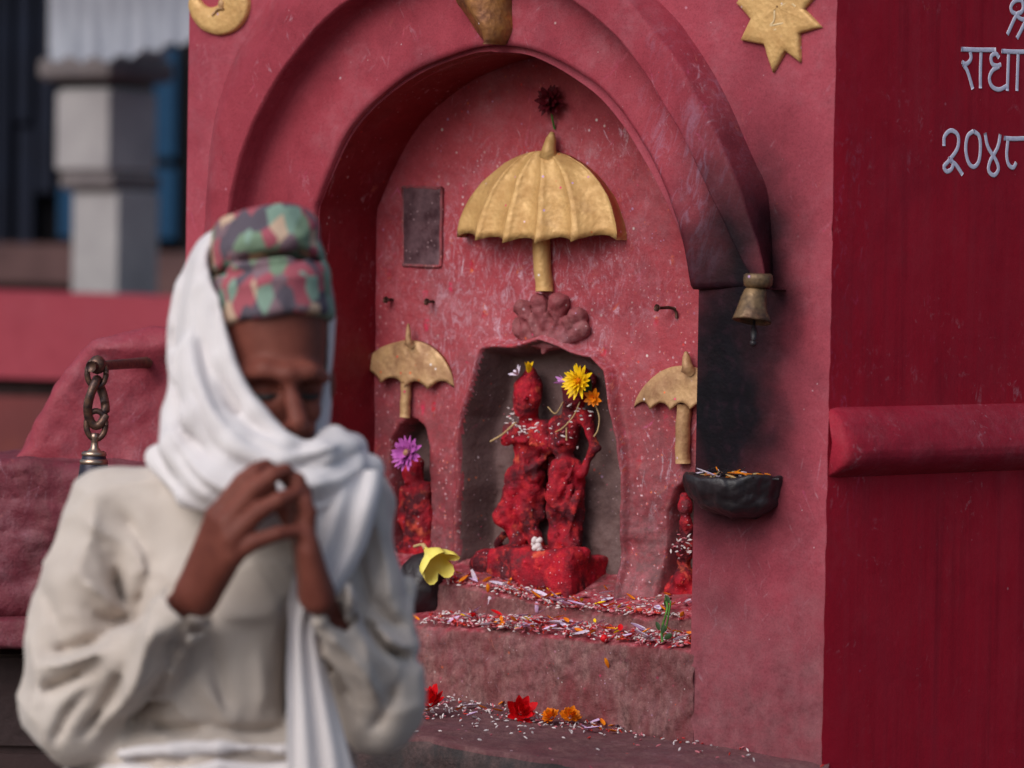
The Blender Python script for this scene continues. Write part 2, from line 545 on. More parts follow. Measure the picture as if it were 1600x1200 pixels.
M_REVEAL = paint('reveal_red_paint', lin(132, 18, 32), lin(116, 14, 28), lin(104, 14, 26), marks=0.5, specks=0.5, hazy=0.12)
_zs = W(860, 560, 0.15)[2]
def _dirt(b):
    return b.mul(b.rng(b.math('ADD', b.xyz()[2], b.rng(b.noise(8, 5), 0.2, 0.8, -0.15, 0.15)), _zs - 0.26, _zs + 0.10, 1.0, 0.0), b.rng(b.noise(34, 6, 0.75), 0.36, 0.6, 0.15, 0.95))
def _fine(b):
    d, cc = b.voro(135)
    z = b.rng(b.math('ADD', b.xyz()[2], b.rng(b.noise(7, 4), .2, .8, -.14, .14)), _zs - .2, _zs + .26, .95, .12)
    return b.mul(b.rng(d, .14, .34, 1, 0), b.rng(b.sep(cc)[0], .50, .54), z, b.rng(b.noise(16, 4, .65), .38, .55))
def _dab(b):
    d, cc = b.voro(1.0, b.map((46, 40, 26)))
    ch = b.sep(cc); c = W(820, 560, .14)
    return b.mul(b.rng(b.math('ADD', d, b.rng(b.noise(120, 3), .2, .8, -.18, .18)), .12, .30, 1, 0), b.rng(ch[0], .66, .69), b.rng(b.noise(200, 3, .6), .35, .55), b.blob(c, (.36, .6, .32), .4, 1.1, .4, 8), .8)
def _bloom(b):
    c = W(800, 470, .15)
    return b.mul(b.blob(c, (0.3, 0.5, 0.24), 0.3, 1.1, 0.45, 9), b.rng(b.noise(1.0, 7, 0.78, b.map((52, 40, 28)), 1.8), 0.50, 0.66), 0.62)
M_BACK = paint('niche_red_paint', lin(178, 69, 79), lin(162, 59, 69), lin(144, 50, 60), marks=0.9, specks=0.7, hazy=0.5, bump=0.6,
               grime=[(_dirt, lambda b: b.mix(b.noise(60, 4), lin(82, 42, 46), lin(146, 96, 100))), (_blotch, lin(104, 38, 48)), (_bloom, lin(206, 172, 188)), (_dab, lambda b: b.ramp(b.noise(31, 1), [(.36, lin(214, 40, 84)), (.45, lin(196, 24, 44)), (.52, lin(226, 112, 62)), (.6, lin(220, 180, 196))], 'CONSTANT')), (_fine, lambda b: b.ramp(b.noise(300, 1), [(.38, lin(225, 190, 200)), (.47, lin(206, 90, 100)), (.55, lin(228, 120, 70)), (.62, lin(84, 40, 46))], 'CONSTANT'))])
M_HOOD = paint('dusty_relief_plaster', lin(150, 72, 78), lin(122, 58, 64), lin(96, 48, 54), marks=0.2, specks=0.5, hazy=0.4, bump=0.7, stone=0.35)
M_STELE = paint('grey_stele_stone', lin(118, 92, 90), lin(90, 64, 64), lin(62, 42, 44), marks=0.15, specks=0.6, hazy=0.12, bump=0.6, rough=0.75)
_sc = S(1318, 470, 0)
def _corner(b):
    return b.mul(b.blob(tuple(_sc), (0.05, 0.06, 0.34), 0.2, 1.2, 0.5, 13), b.rng(b.noise(1.0, 5, 0.7, b.map((.012, .012, .04), rot=(0, .5, 0), kind='TEXTURE'), .8), 0.54, 0.70), 0.5)
def _drips(b):
    return b.mul(b.rng(b.noise(1.0, 5, 0.65, b.map((30, 30, 1.3))), 0.50, 0.68), b.rng(b.noise(4, 3), .4, .6), 0.5)
M_SIDE = paint('side_crimson_paint', lin(176, 25, 47), lin(168, 23, 44), lin(158, 21, 40), marks=0.2, specks=0.02, hazy=0.05, vstreak=0.13, rough=0.62, spec=0.12, grime=[(_corner, lambda b: b.ramp(b.noise(14, 2), [(.4, lin(160, 110, 135)), (.52, lin(196, 70, 110)), (.6, lin(120, 60, 80))])), (_drips, lin(118, 14, 34)), (_blotch, lin(150, 30, 50))], grain=0.2, bump=0.2)
M_ROLL = paint('moulding_dusty_crimson', lin(164, 38, 58), lin(154, 32, 50), lin(144, 32, 48), marks=0.2, specks=0.03, hazy=0.16, rough=0.7, spec=0.15)
M_SILL = paint('sill_worn_stone', lin(138, 68, 72), lin(112, 58, 61), lin(84, 44, 47), marks=0.3, specks=0.45, hazy=0.5, stone=1.0, bump=1.0, rough=0.85, spec=0.15, powder=True)
M_SILL2 = M_SILL
M_PLINTH = paint('plinth_top_stone', lin(124, 70, 76), lin(100, 64, 68), lin(78, 54, 58), marks=0.15, specks=0.2, hazy=0.25, stone=0.5, bump=0.9, rough=0.85)
M_PLFRONT = paint('bare_dark_stone', lin(86, 78, 76), lin(62, 56, 58), lin(46, 42, 44), marks=0, specks=0.03, hazy=0.1, stone=0.4, bump=1.0, rough=0.9)
M_BAL = paint('balustrade_red_paint', lin(160, 62, 74), lin(138, 54, 68), lin(116, 48, 60), marks=0.2, specks=0.02, hazy=0.4, bump=0.6)
M_BAL2 = paint('lower_block_red_paint', lin(128, 52, 66), lin(108, 44, 56), lin(84, 38, 46), marks=0.2, specks=0.02, hazy=0.4, bump=0.8, stone=0.25)
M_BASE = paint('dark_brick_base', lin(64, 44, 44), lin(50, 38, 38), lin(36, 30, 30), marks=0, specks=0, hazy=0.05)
M_FARRED = paint('far_red_wall_paint', lin(176, 70, 84), lin(166, 64, 78), lin(156, 58, 72), marks=0, specks=0, hazy=0.1)
M_FARBROWN = paint('far_brick_brown', lin(132, 62, 62), lin(110, 54, 54), lin(140, 74, 62), marks=0, specks=0, hazy=0.1)

def gold(name, c1, c2, dirt=0.35, rough=0.5, metal=0.35, specks=0.3):
    b = NB(name, rough, 0.4)
    b.b.inputs['Metallic'].default_value = metal
    col = b.mix(b.rng(b.noise(30, 5, 0.65), 0.35, 0.65), c1, c2)
    col = b.mix(b.rng(b.noise(14, 6, 0.7), 0.54, 0.72, 0, dirt), col, lin(120, 82, 58))
    d, cc = b.voro(110); ch = b.sep(cc)
    col = b.mix(b.mul(b.rng(d, 0.12, 0.25, 1, 0), b.rng(ch[0], 1 - .4 * specks, 1 - .4 * specks + .02)), col, b.ramp(ch[1], POW, 'CONSTANT'))
    h = b.math('ADD', b.noise(60, 5, 0.6), b.mul(b.voro(130)[0], 0.6))
    b.bump(h, 0.4, 0.003)
    return b.done(col, b.rng(b.noise(60, 3), 0.3, 0.7, rough - 0.15, rough + 0.15))
M_GOLD = gold('gold_paint', lin(214, 172, 112), lin(192, 148, 92), dirt=0.5, rough=0.55, metal=0.16)
M_GOLDW = gold('worn_gold_paint', lin(198, 158, 112), lin(164, 122, 88), dirt=0.8, specks=0.6, metal=0.15, rough=0.55)
M_GOLDB = gold('bell_gold_paint', lin(138, 110, 78), lin(46, 36, 36), dirt=0.85, specks=0.1)
M_GOLDD = gold('tarnished_gold_paint', lin(166, 112, 60), lin(106, 64, 42), dirt=0.6, specks=0.1)

def simple(name, c1, c2, scale=40, rough=0.6, spec=0.3, bump=0.2, metal=0.0, sss=0.0):
    b = NB(name, rough, spec)
    b.b.inputs['Metallic'].default_value = metal
    if sss:
        b.b.inputs['Subsurface Weight'].default_value = sss; b.b.inputs['Subsurface Radius'].default_value = (0.006, 0.003, 0.002)
    n = b.noise(scale, 5, 0.6)
    if bump: b.bump(n, bump, 0.003)
    return b.done(b.mix(b.rng(n, 0.3, 0.7), c1, c2))
M_DARK = simple('soot_black', lin(26, 22, 26), lin(48, 40, 44), 60, 0.45, 0.5, 0.7)
M_IRON = simple('rusty_iron', lin(96, 62, 48), lin(52, 40, 40), 160, 0.55, 0.5, 0.5, 0.5)
M_IRON2 = simple('brown_chain_iron', lin(126, 92, 74), lin(66, 54, 56), 120, 0.42, 0.5, 0.4, 0.6)
M_BRASS = simple('bell_brass', lin(196, 170, 148), lin(120, 96, 92), 30, 0.3, 0.5, 0.1, 0.85)
M_BLACKM = simple('bell_black_metal', lin(54, 48, 62), lin(34, 30, 42), 30, 0.4, 0.5, 0.1, 0.4)
M_WHITEP = simple('white_letter_paint', lin(234, 232, 248), lin(216, 212, 236), 120, 0.6, 0.2, 0.2)
M_PALEL = simple('pale_line_paint', lin(226, 200, 158), lin(206, 176, 130), 120, 0.6, 0.2, 0.2)
M_RICE = simple('rice_white', lin(236, 226, 224), lin(214, 196, 198), 300, 0.6, 0.3, 0)
M_RICEP = simple('rice_pink', lin(214, 130, 138), lin(190, 90, 104), 300, 0.6, 0.3, 0)
M_RICER = simple('powder_red', lin(190, 40, 50), lin(206, 70, 54), 300, 0.7, 0.2, 0)
M_PWHITE = simple('petal_white', lin(238, 230, 238), lin(216, 190, 222), 60, 0.5, 0.3, 0)
M_PLILAC = simple('petal_lilac', lin(214, 150, 216), lin(196, 118, 196), 60, 0.5, 0.3, 0)
M_PORANGE = simple('petal_orange', lin(244, 150, 22), lin(230, 112, 16), 60, 0.5, 0.3, 0)
M_PINK = simple('flower_pink', lin(206, 110, 196), lin(180, 84, 172), 90, 0.5, 0.3, 0)
M_YELLOW = simple('flower_yellow', lin(250, 216, 30), lin(242, 190, 16), 90, 0.5, 0.3, 0)
M_PALEY = simple('flower_pale_yellow', lin(250, 236, 132), lin(244, 224, 96), 50, 0.5, 0.3, 0)
M_DRED = simple('flower_dark_red', lin(104, 14, 30), lin(70, 8, 20), 90, 0.6, 0.2, 0)
M_RED = simple('flower_red', lin(240, 20, 30), lin(206, 10, 24), 60, 0.5, 0.3, 0)
M_GREEN = simple('leaf_green', lin(92, 140, 60), lin(56, 96, 40), 60, 0.5, 0.3, 0.1)
M_DGREEN = simple('leaf_dark_green', lin(60, 84, 48), lin(44, 64, 36), 60, 0.5, 0.3, 0.1)
M_STRAW = simple('straw', lin(206, 180, 132), lin(176, 140, 96), 200, 0.7, 0.2, 0)

def idol():
    b = NB('vermilion_smeared_stone', 0.72, 0.25)
    n = b.noise(17, 5, 0.62); n2 = b.noise(70, 5, 0.7)
    col = b.mix(b.rng(n, 0.42, 0.62), lin(80, 22, 32), lin(178, 20, 42))
    col = b.mix(b.rng(n2, 0.52, 0.72, 0, 0.75), col, lin(226, 62, 58))
    col = b.mix(b.rng(b.noise(28, 4, 0.6, b.map(loc=(3, 1, 2))), 0.61, 0.73, 0, 0.85), col, lin(232, 104, 72))
    col = b.mix(b.rng(b.noise(22, 5, 0.7, b.map(loc=(7, 4, 2))), 0.55, 0.66, 0, 0.85), col, lin(86, 46, 52))
    d, cc = b.voro(190); ch = b.sep(cc)
    col = b.mix(b.mul(b.rng(d, .1, .22, 1, 0), b.rng(ch[0], .72, .74), .8), col, b.ramp(ch[1], POW, 'CONSTANT'))
    b.bump(b.math('ADD', b.noise(60, 5, .65), b.mul(b.noise(210, 4), .4)), 0.8, 0.006)
    return b.done(col)
M_IDOL = idol()

def cloth(name, c1, c2, c3, rough=0.9):
    b = NB(name, rough, 0.1)
    b.b.inputs['Sheen Weight'].default_value = 0.25
    col = b.mix(b.rng(b.noise(5, 4, 0.6), 0.35, 0.65), c1, c2)
    col = b.mix(b.rng(b.noise(16, 4, 0.6), 0.55, 0.75, 0, 0.5), col, c3)
    w = b.math('ADD', b.noise(420, 2), b.mul(b.noise(60, 4), 0.7))
    b.bump(w, 0.3, 0.002)
    return b.done(col)
M_SHAWL = cloth('white_cotton_shawl', lin(220, 214, 214), lin(211, 204, 205), lin(199, 192, 195))
M_TUNIC = cloth('cream_homespun_tunic', lin(202, 191, 182), lin(190, 177, 167), lin(174, 159, 149))
M_TROUS = cloth('grey_white_trousers', lin(196, 188, 184), lin(186, 176, 172), lin(176, 166, 160))
M_SKIN = simple('brown_skin', lin(128, 72, 60), lin(100, 52, 43), 22, 0.55, 0.2, 0.15, 0, 0.12)
M_SHOE = simple('black_shoe', lin(40, 36, 36), lin(28, 26, 26), 40, 0.5)

def cap_mat():
    b = NB('woven_patterned_cap_cloth', 0.9, 0.1)
    v = b.map((60, 60, 34), rot=(0.25, 0.6, 0.2))
    n = b.t.nodes.new('ShaderNodeVectorMath'); n.operation = 'ADD'
    nz = b.t.nodes.new('ShaderNodeTexNoise'); nz.inputs['Scale'].default_value = 12; b.link(b.tc, nz.inputs['Vector'])
    b.link(v, n.inputs[0]); b.link(nz.outputs['Color'], n.inputs[1])
    d, cc = b.voro(1.0, n.outputs[0], rand=0.55)
    col = b.ramp(b.sep(cc)[0], [(0, lin(130, 154, 140)), (0.19, lin(164, 88, 98)), (0.36, lin(94, 86, 96)), (0.54, lin(194, 166, 144)),
                               (0.64, lin(130, 106, 114)), (0.78, lin(118, 138, 116)), (0.9, lin(162, 86, 98))], 'CONSTANT')
    b.bump(b.noise(300, 2), 0.3, 0.002)
    return b.done(col)
M_CAP = cap_mat()
M_PILLAR = simple('grey_pillar_stone', lin(168, 164, 164), lin(140, 136, 138), 6, 0.85, 0.2, 0.4)
M_PILLARB = simple('dark_slab_stone', lin(120, 112, 112), lin(92, 86, 88), 8, 0.85, 0.2, 0.4)
M_SHEET = simple('grey_painted_board', lin(158, 160, 168), lin(140, 142, 152), 4, 0.7, 0.3, 0.1)
M_BLUE = simple('blue_door_paint', lin(12, 68, 104), lin(10, 54, 86), 5, 0.6, 0.3, 0.1)
M_NAVY = simple('dark_timber', lin(30, 36, 52), lin(22, 24, 36), 3, 0.8, 0.2, 0.1)
M_BLACKT = simple('black_timber', lin(26, 24, 28), lin(18, 17, 20), 3, 0.9, 0.2, 0.1)
M_BROWN = simple('dusty_brown_brick', lin(112, 84, 82), lin(84, 62, 62), 6, 0.85, 0.2, 0.3)
M_GROUND = simple('ground_paving', lin(86, 72, 70), lin(68, 58, 58), 3, 0.9, 0.2, 0.4)

def mirror_mat():
    b = NB('dusty_mirror_glass', 0.25, 0.6)
    m = b.rng(b.noise(22, 6, 0.7), 0.4, 0.68)
    d, cc = b.voro(150); sp_ = b.mul(b.rng(d, .1, .25, 1, 0), b.rng(b.sep(cc)[0], .75, .77))
    col = b.mix(m, lin(66, 34, 44), lin(128, 96, 104))
    col = b.mix(b.mul(sp_, .7), col, lin(205, 170, 176))
    b.b.inputs['Metallic'].default_value = 0.35
    return b.done(col, b.rng(b.noise(30, 5), .3, .7, .2, .65))
M_MIRROR = mirror_mat()
# ------------------------------------------------------------------ ground
gs = 120
mesh('ground', [(-gs, -gs, 0), (gs, -gs, 0), (gs, gs, 0), (-gs, gs, 0)], [(0, 1, 2, 3)], M_GROUND, smooth=False)
tag(bpy.data.objects['ground'], kind='structure')

# ------------------------------------------------------------------ the shrine
shrine = empty('shrine', (KX, KY, 0), -YAW)
tag(shrine, 'red painted shrine with a round arched niche, gilt reliefs and worn plaster', 'shrine')
D0 = 0.138                                   # depth of the niche's back wall
SW = W(290, 420, 0)[0]                       # left end of the front
ZTOP = 2.75
NA = 180

def half_curve(left, right, d, n=NA):
    L = catmull(Wl(left, d), n // 2); R = catmull(Wl(right, d), n - n // 2 + 1)
    return np.vstack([L, R[1:]])
APX = (728, -185)
A_c = half_curve([(318, 452), (321, 340), (335, 200), (368, 90), (440, -20), (560, -120), APX],
                 [APX, (880, -130), (1030, 0), (1078, 57), (1113, 109), (1145, 172), (1179, 247), (1198, 290), (1206, 345), (1209, 400), (1209, 446)], 0.002)
R_c = half_curve([(330, 452), (331, 338), (341, 200), (368, 140), (418, 62), (466, 0), (590, -95), (728, -140)],
                 [(728, -140), (860, -95), (978, 3), (1018, 49), (1061, 106), (1096, 172), (1118, 210), (1142, 262), (1168, 335), (1190, 400), (1199, 446)], -0.050)
B_c = half_curve([(352, 452), (355, 340), (368, 270), (387, 208), (417, 146), (456, 88), (501, 36), (547, -2), (640, -52), (728, -68)],
                 [(728, -68), (820, -50), (903, 6), (952, 46), (992, 92), (1021, 138), (1058, 198), (1090, 259), (1113, 312), (1138, 363), (1159, 405), (1173, 428), (1180, 446)], -0.054)
CL = [(488, 452), (490, 338), (498, 309), (514, 267), (540, 211), (573, 169), (621, 127), (670, 98), (735, 75), (768, 70)]
CR = [(768, 70), (820, 74), (860, 88), (903, 112), (946, 144), (984, 190), (1015, 241), (1038, 287), (1058, 345), (1063, 362), (1072, 397), (1077, 430), (1080, 446)]
C_c = half_curve(CL, CR, -0.012)
# opening in the wall: the jambs, and an arch a little outside the lip
H_arch = half_curve([(497, 452), (499, 338), (506, 309), (522, 270), (548, 215), (580, 174), (627, 134), (675, 106), (738, 84), (768, 80)],
                    [(768, 81), (818, 84), (856, 98), (896, 121), (938, 153), (976, 199), (1007, 250), (1031, 294), (1058, 352), (1074, 400), (1086, 430), (1092, 446)], 0.0)
JL = np.stack([np.full(60, W(497, 452, 0)[0]), np.zeros(60), np.linspace(W(497, 1195, 0)[2], W(497, 452, 0)[2] - .004, 60)], 1)
jr = Wl(np.stack([np.interp(np.linspace(446, 1195, 61), [446, 720, 830, 1100, 1195], [1092, 1087, 1083, 1078, 1076]), np.linspace(446, 1195, 61)], 1), 0.0)[1:]
H = np.vstack([JL, H_arch, jr])
nH = len(H)
iA0, iA1 = 60, 60 + len(H_arch) - 1
# outer border matched to it
OB = np.zeros((nH, 3))
zl0 = JL[0, 2]
for i in range(60): OB[i] = (SW, 0, JL[i, 2])
zs = H_arch[0, 2]
path = resample(np.array([(SW, 0, zs), (SW, 0, ZTOP), (0, 0, ZTOP), (0, 0, H_arch[-1, 2])]), len(H_arch))
# keep the corners on the outline
for c in ((SW, 0, ZTOP), (0, 0, ZTOP)):
    path[np.argmin(np.linalg.norm(path - np.array(c), axis=1))] = c
OB[iA0:iA1 + 1] = path
for k, p in enumerate(jr): OB[iA1 + 1 + k] = (0, 0, p[2])
M_R = 44
T = np.linspace(0, 1, M_R) ** 0.9
G = H[:, None, :] * (1 - T)[None, :, None] + OB[:, None, :] * T[None, :, None]
G[..., 1] += fbm(G, 9, 4, 3) * 0.0022 * np.minimum(1, np.minimum(T, 1 - T) * 12)[None, :]
edge = (1 - T)[None, :] < 0.02
G[..., 0] += np.where(np.abs(G[..., 0]) < 0.004, fbm(G * np.array([0, 0, 1.0]), 60, 4, 8) * 0.0009 - 0.0008, 0)
mesh('wall', G.reshape(-1, 3), grid_faces(nH, M_R), M_FRONT, shrine)

# archivolt: a raised band, an undercut cove and a rolled lip
rows = [A_c, A_c * .86 + R_c * .14 + np.array([0, -.004, 0]), A_c * .5 + R_c * .5 + np.array([0, -.006, 0]), A_c * .12 + R_c * .88 + np.array([0, -.002, 0]), R_c, R_c * .9 + B_c * .1, R_c * .5 + B_c * .5 + np.array([0, -.003, 0]), R_c * .06 + B_c * .94]
def BC(t, d):
    p = B_c * (1 - t) + C_c * t
    p[:, 1] = d
    return p
rows += [B_c, BC(.015, -.046), BC(.035, -.022), BC(.06, -.009), BC(.12, -.004), BC(.28, -.003), BC(.45, -.004), BC(.62, -.007), BC(.8, -.010), BC(.93, -.0125), C_c]
lip = C_c.copy(); lip[:, 1] = -0.004
inw = C_c - H_arch; inw[:, 1] = 0
lip = C_c + inw * 0.12; lip[:, 1] = 0.0
rows += [lip]
l2 = C_c + inw * 0.05; l2[:, 1] = .012; rows += [l2]
l3 = H_arch + inw * 0.3; l3[:, 1] = .022; rows += [l3]
l4 = H_arch - inw * 0.05; l4[:, 1] = .026; rows += [l4]
AR = np.array(rows)
AR[..., 1] += fbm(AR, 22, 3, 5) * 0.0016
AR[..., 0] += fbm(AR, 14, 3, 15) * 0.0014
AR[..., 2] += fbm(AR, 14, 3, 25) * 0.0014
nr, na = AR.shape[:2]
# rounded lower ends
for t, side in ((0, 0), (1, na - 1)):
    for j, sh in ((0, 0.0),):
        pass
V = AR.reshape(-1, 3).tolist(); Fc = grid_faces(nr, na, flip=True)
# end caps: down to the wall plane
for side in (0, na - 1):
    ring = [i * na + side for i in range(nr)]
    base = len(V)
    for i in range(nr):
        p = AR[i, side].copy(); p[2] -= 0.005; p[1] = min(p[1] + .006, 0.02); V.append(p.tolist())
    for i in range(nr - 1):
        q = (ring[i], ring[i + 1], base + i + 1, base + i)
        Fc.append(q if side == 0 else q[::-1])
    base2 = len(V)
    for i in range(nr):
        p = AR[i, side].copy(); p[2] -= 0.006; p[1] = 0.022; V.append(p.tolist())
    for i in range(nr - 1):
        q = (base + i, base + i + 1, base2 + i + 1, base2 + i)
        Fc.append(q if side == 0 else q[::-1])
mesh('arch_moulding', V, Fc, M_ARCH, shrine)

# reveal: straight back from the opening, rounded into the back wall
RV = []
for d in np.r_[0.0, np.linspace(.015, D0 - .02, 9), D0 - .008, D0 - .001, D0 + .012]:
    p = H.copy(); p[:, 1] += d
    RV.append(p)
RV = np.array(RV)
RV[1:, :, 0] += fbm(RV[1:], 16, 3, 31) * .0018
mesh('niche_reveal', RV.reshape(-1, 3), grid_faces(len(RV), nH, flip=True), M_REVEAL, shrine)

# back wall of the niche: a relief surface with its sunk panels
lo = W(470, 1010, D0); hi = W(1215, 40, D0)
sx_ = np.arange(lo[0], hi[0], 0.0024); zx_ = np.arange(lo[2], hi[2], 0.0024)
GS, GZ = np.meshgrid(sx_, zx_, indexing='ij')
GP = np.stack([GS, np.full(GS.shape, D0), GZ], -1)
U, Vv = proj(to_world(GP))
STELE = [(764, 566), (769, 550), (785, 547), (815, 545), (841, 538), (855, 533), (876, 541), (904, 553), (935, 560), (953, 580), (957, 610), (960, 640),
         (970, 685), (974, 755), (975, 860), (976, 940), (728, 940), (728, 825), (731, 755), (732, 702), (738, 650), (750, 615)]
LNICHE = [(640, 652), (622, 664), (610, 690), (607, 760), (606, 900), (676, 900), (674, 760), (673, 700), (664, 668), (650, 654)]
RNICHE = [(1038, 940), (1042, 800), (1055, 762), (1078, 746), (1108, 760), (1122, 800), (1128, 940)]
wob = fbm(GP, 15, 3, 41) * 3.2
ds = poly_dist(U, Vv, STELE) + wob
dl = poly_dist(U, Vv, LNICHE) + wob * .6
dr = poly_dist(U, Vv, RNICHE) + wob * .6
low = sstep(600, 860, Vv)
dep = fbm(GP, 7, 4, 42) * .003 + fbm(GP, 40, 4, 43) * (.0006 + .0022 * low)
dep += .048 * (1 - sstep(-15, 1, ds)) - (.008 + .010 * (1 - low)) * np.exp(-((ds - 5) / 6.5) ** 2)
dep += .052 * (1 - sstep(-9, 0, dl)) + .045 * (1 - sstep(-9, 1, dr))
dep += np.where(ds < -12, fbm(GP, 18, 4, 44) * .0045, 0)
# plaster swelling round the sunk panel and at the foot
dep -= .007 * np.exp(-((ds - 26) / 24.0) ** 2) + .004 * np.exp(-((ds - 7) / 6.0) ** 2)
dep += low * fbm(GP, 90, 3, 46) * .0012
dep -= .02 * sstep(860, 930, Vv) * (ds > 0)
GP[..., 1] += dep
stone_mask = (ds < 2)
nU, nV = GS.shape
fa = np.array(grid_faces(nU, nV))
mi = stone_mask.reshape(-1)[fa[:, 0]].astype(int)
mi = np.where((np.minimum(dl, dr).reshape(-1)[fa[:, 0]] < -5), 1, mi)
mesh('niche_wall', GP.reshape(-1, 3), fa, [M_BACK, M_STELE], shrine, True, mi.tolist())

# ledges of offerings: sill in the opening
E1 = [(600, 903), (690, 911), (760, 922), (860, 949), (960, 958), (1080, 967), (1110, 969)]
E2 = [(490, 965), (640, 977), (860, 994), (960, 1004), (1080, 1016), (1110, 1018)]
E3 = [(490, 1055), (650, 1078), (800, 1103), (900, 1122), (1000, 1143), (1100, 1158), (1290, 1190)]
D1 = 0.058
e1 = Wl(E1, D1); e2 = Wl(E2, 0.0); e3 = Wl(E3, 0.0)
def z1(s): return np.interp(s, e1[:, 0], e1[:, 2])
def z2(s): return np.interp(s, e2[:, 0], e2[:, 2])
def zp(s): return np.interp(s, e3[:, 0], e3[:, 2])
s0, s1 = W(490, 1000, 0)[0], W(1090, 1000, 0)[0]
ss = np.arange(s0, s1, .0035)
def sill_profile(s):
    a, b, c = zp(s) - .03, z2(s), z1(s)
    pr = [(-.004, a)]
    pr += [(-.003 + .004 * k, a + (b - a - .012) * k) for k in np.linspace(.03, 1, 34)]
    pr += [(.002, b - .006), (.006, b - .001), (.012, b + .001)]
    pr += [(x, b + .002 + .014 * (x / D1)) for x in np.linspace(.02, D1 - .006, 9)]
    pr += [(D1 - .002, b + .018)]
    pr += [(D1 + .003 * k, b + .021 + (c - b - .028) * k) for k in np.linspace(.05, 1, 9)]
    pr += [(D1 + .004, c - .004), (D1 + .010, c)]
    pr += [(x, c + .001 + .34 * (x - D1)) for x in np.linspace(D1 + .016, .215, 22)]
    return pr
SP = np.array([[(s, d, z) for d, z in sill_profile(s)] for s in ss])
nz = fbm(SP, 16, 5, 51)
SP[..., 1] += nz * .006 + fbm(SP, 60, 4, 52) * .0022
SP[..., 2] += fbm(SP, 24, 4, 53) * .0022
sill = mesh('sill_steps', SP.reshape(-1, 3), grid_faces(len(ss), SP.shape[1]), M_SILL, shrine)

# plinth: rounded stone shelf the shrine stands on
lipz = lambda s: zp(s) - .006
OUT = [(.012, -.004), (-.02, -.05), (-.09, -.125), (-.18, -.185), (-.30, -.235), (-.45, -.268), (-.62, -.285), (-.85, -.285), (-1.05, -.26), (-1.20, -.2), (-1.28, -.1), (-1.30, .1)]
op = catmull([(a, b, 0) for a, b in OUT], 150)
inner = np.array([(min(0.0, max(SW - .02, p[0] * .97)), 0.02, 0) for p in op])
rowsP = []
for k, t in enumerate([0, .2, .4, .6, .8, .93, .985]):
    q = inner * (1 - t) + op * t
    q[:, 2] = zp(q[:, 0]) - .004 - .010 * t * t
    rowsP.append(q)
for dz, inset in ((-.004, .004), (-.012, -.002), (-.026, 0.0), (-.05, .006), (-.085, .010), (-.13, .012), (-.19, .016), (-.28, .018), (-.4, .02), (-.6, .02), (-.8, .02), (-.99, .02)):
    q = op.copy()
    n_ = np.stack([np.gradient(op[:, 1]), -np.gradient(op[:, 0])], 1); n_ /= np.linalg.norm(n_, axis=1)[:, None] + 1e-9
    if dz == -.004: sgn = 1 if (n_[60] @ np.array([0, 1.0])) > 0 else -1
    q[:, :2] += n_ * sgn * inset
    q[:, 2] = np.maximum(zp(q[:, 0]) - .016 + dz, 0)
    rowsP.append(q)
PP = np.array(rowsP)
am = np.ones(len(PP))[:, None]; am[0] = 0
nzp = fbm(PP, 13, 5, 61) * am
PP[..., 2] += np.where(np.arange(len(PP))[:, None] < 8, nzp * .0035, 0)
fr = (np.arange(len(PP))[:, None] >= 6)
PP[..., 1] += fr * (nzp * .012 + fbm(PP, 45, 4, 62) * .004)
_pf = grid_faces(len(PP), len(op), flip=True)
mesh('plinth', PP.reshape(-1, 3), _pf, [M_PLINTH, M_PLFRONT], shrine, True, [1 if f[0] // len(op) >= 7 else 0 for f in _pf])

# side wall, from the corner, with its roll moulding; back and top close the block
sdir = to_local(K + SX) ; sdir[2] = 0
snrm = to_local(K + SN); snrm[2] = 0
LW = 1.15
nu, nv = 70, 160
uu = np.linspace(0, LW, nu); vv_ = np.linspace(0.0, ZTOP, nv)
SG = np.array([[sdir * a + np.array([0, 0, z]) for z in vv_] for a in uu])
amp = np.minimum(1, uu / .03)[:, None]
SG += (fbm(SG, 6, 4, 71) * .0006 * amp)[..., None] * snrm
SG[0, :, 0] += fbm(SG[0] * np.array([0, 0, 1.0]), 60, 4, 8) * .0009 - .0008
mesh('lettered_wall', SG.reshape(-1, 3), grid_faces(nu, nv), M_SIDE, shrine)
# roll moulding: slopes out to a nose two thirds down, then turns sharply under
zt, zb = S(1302, 636)[2], S(1302, 747)[2]
PROF = [(.0, -.001), (.03, .006), (.10, .014), (.22, .023), (.36, .030), (.50, .0355), (.62, .038), (.72, .0365), (.81, .031), (.89, .021), (.95, .010), (1.0, -.001)]
pq = resample(np.array(PROF), 30)
prof = [(r, zt + (zb - zt) * t) for t, r in pq]
mu = np.r_[0, .003, .008, .016, .026, np.linspace(.04, LW, 44)]
RM = np.zeros((len(mu), len(prof), 3))
for i_, a in enumerate(mu):
    k_ = [.62, .80, .91, .97, 1.0][i_] if i_ < 5 else 1.0
    for j_, (r, z) in enumerate(prof):
        RM[i_, j_] = sdir * a + snrm * (r * k_) + np.array([0, 0, z + (zt * .5 + zb * .5 - z) * (1 - k_) * .25])
RM += ((fbm(RM, 14, 3, 75) * .0022 + fbm(RM, 50, 3, 76) * .0012) * (RM[..., 2] < zt - .004) * (RM[..., 2] > zb + .003))[..., None] * snrm
b0 = RM.reshape(-1, 3).tolist(); f0 = grid_faces(len(mu), len(prof))
ci = len(b0); b0.append((snrm * .006 + sdir * .0005 + np.array([0, 0, (zt + zb) / 2])).tolist())
for j_ in range(len(prof) - 1): f0.append((j_ + 1, ci, j_))
mesh('roll_moulding', b0, f0, M_ROLL, shrine)
me_ = MB()
pr_ = sdir * LW; pl_ = np.array([SW, 0, 0]); bl_ = np.array([SW + .05, 1.0, 0])
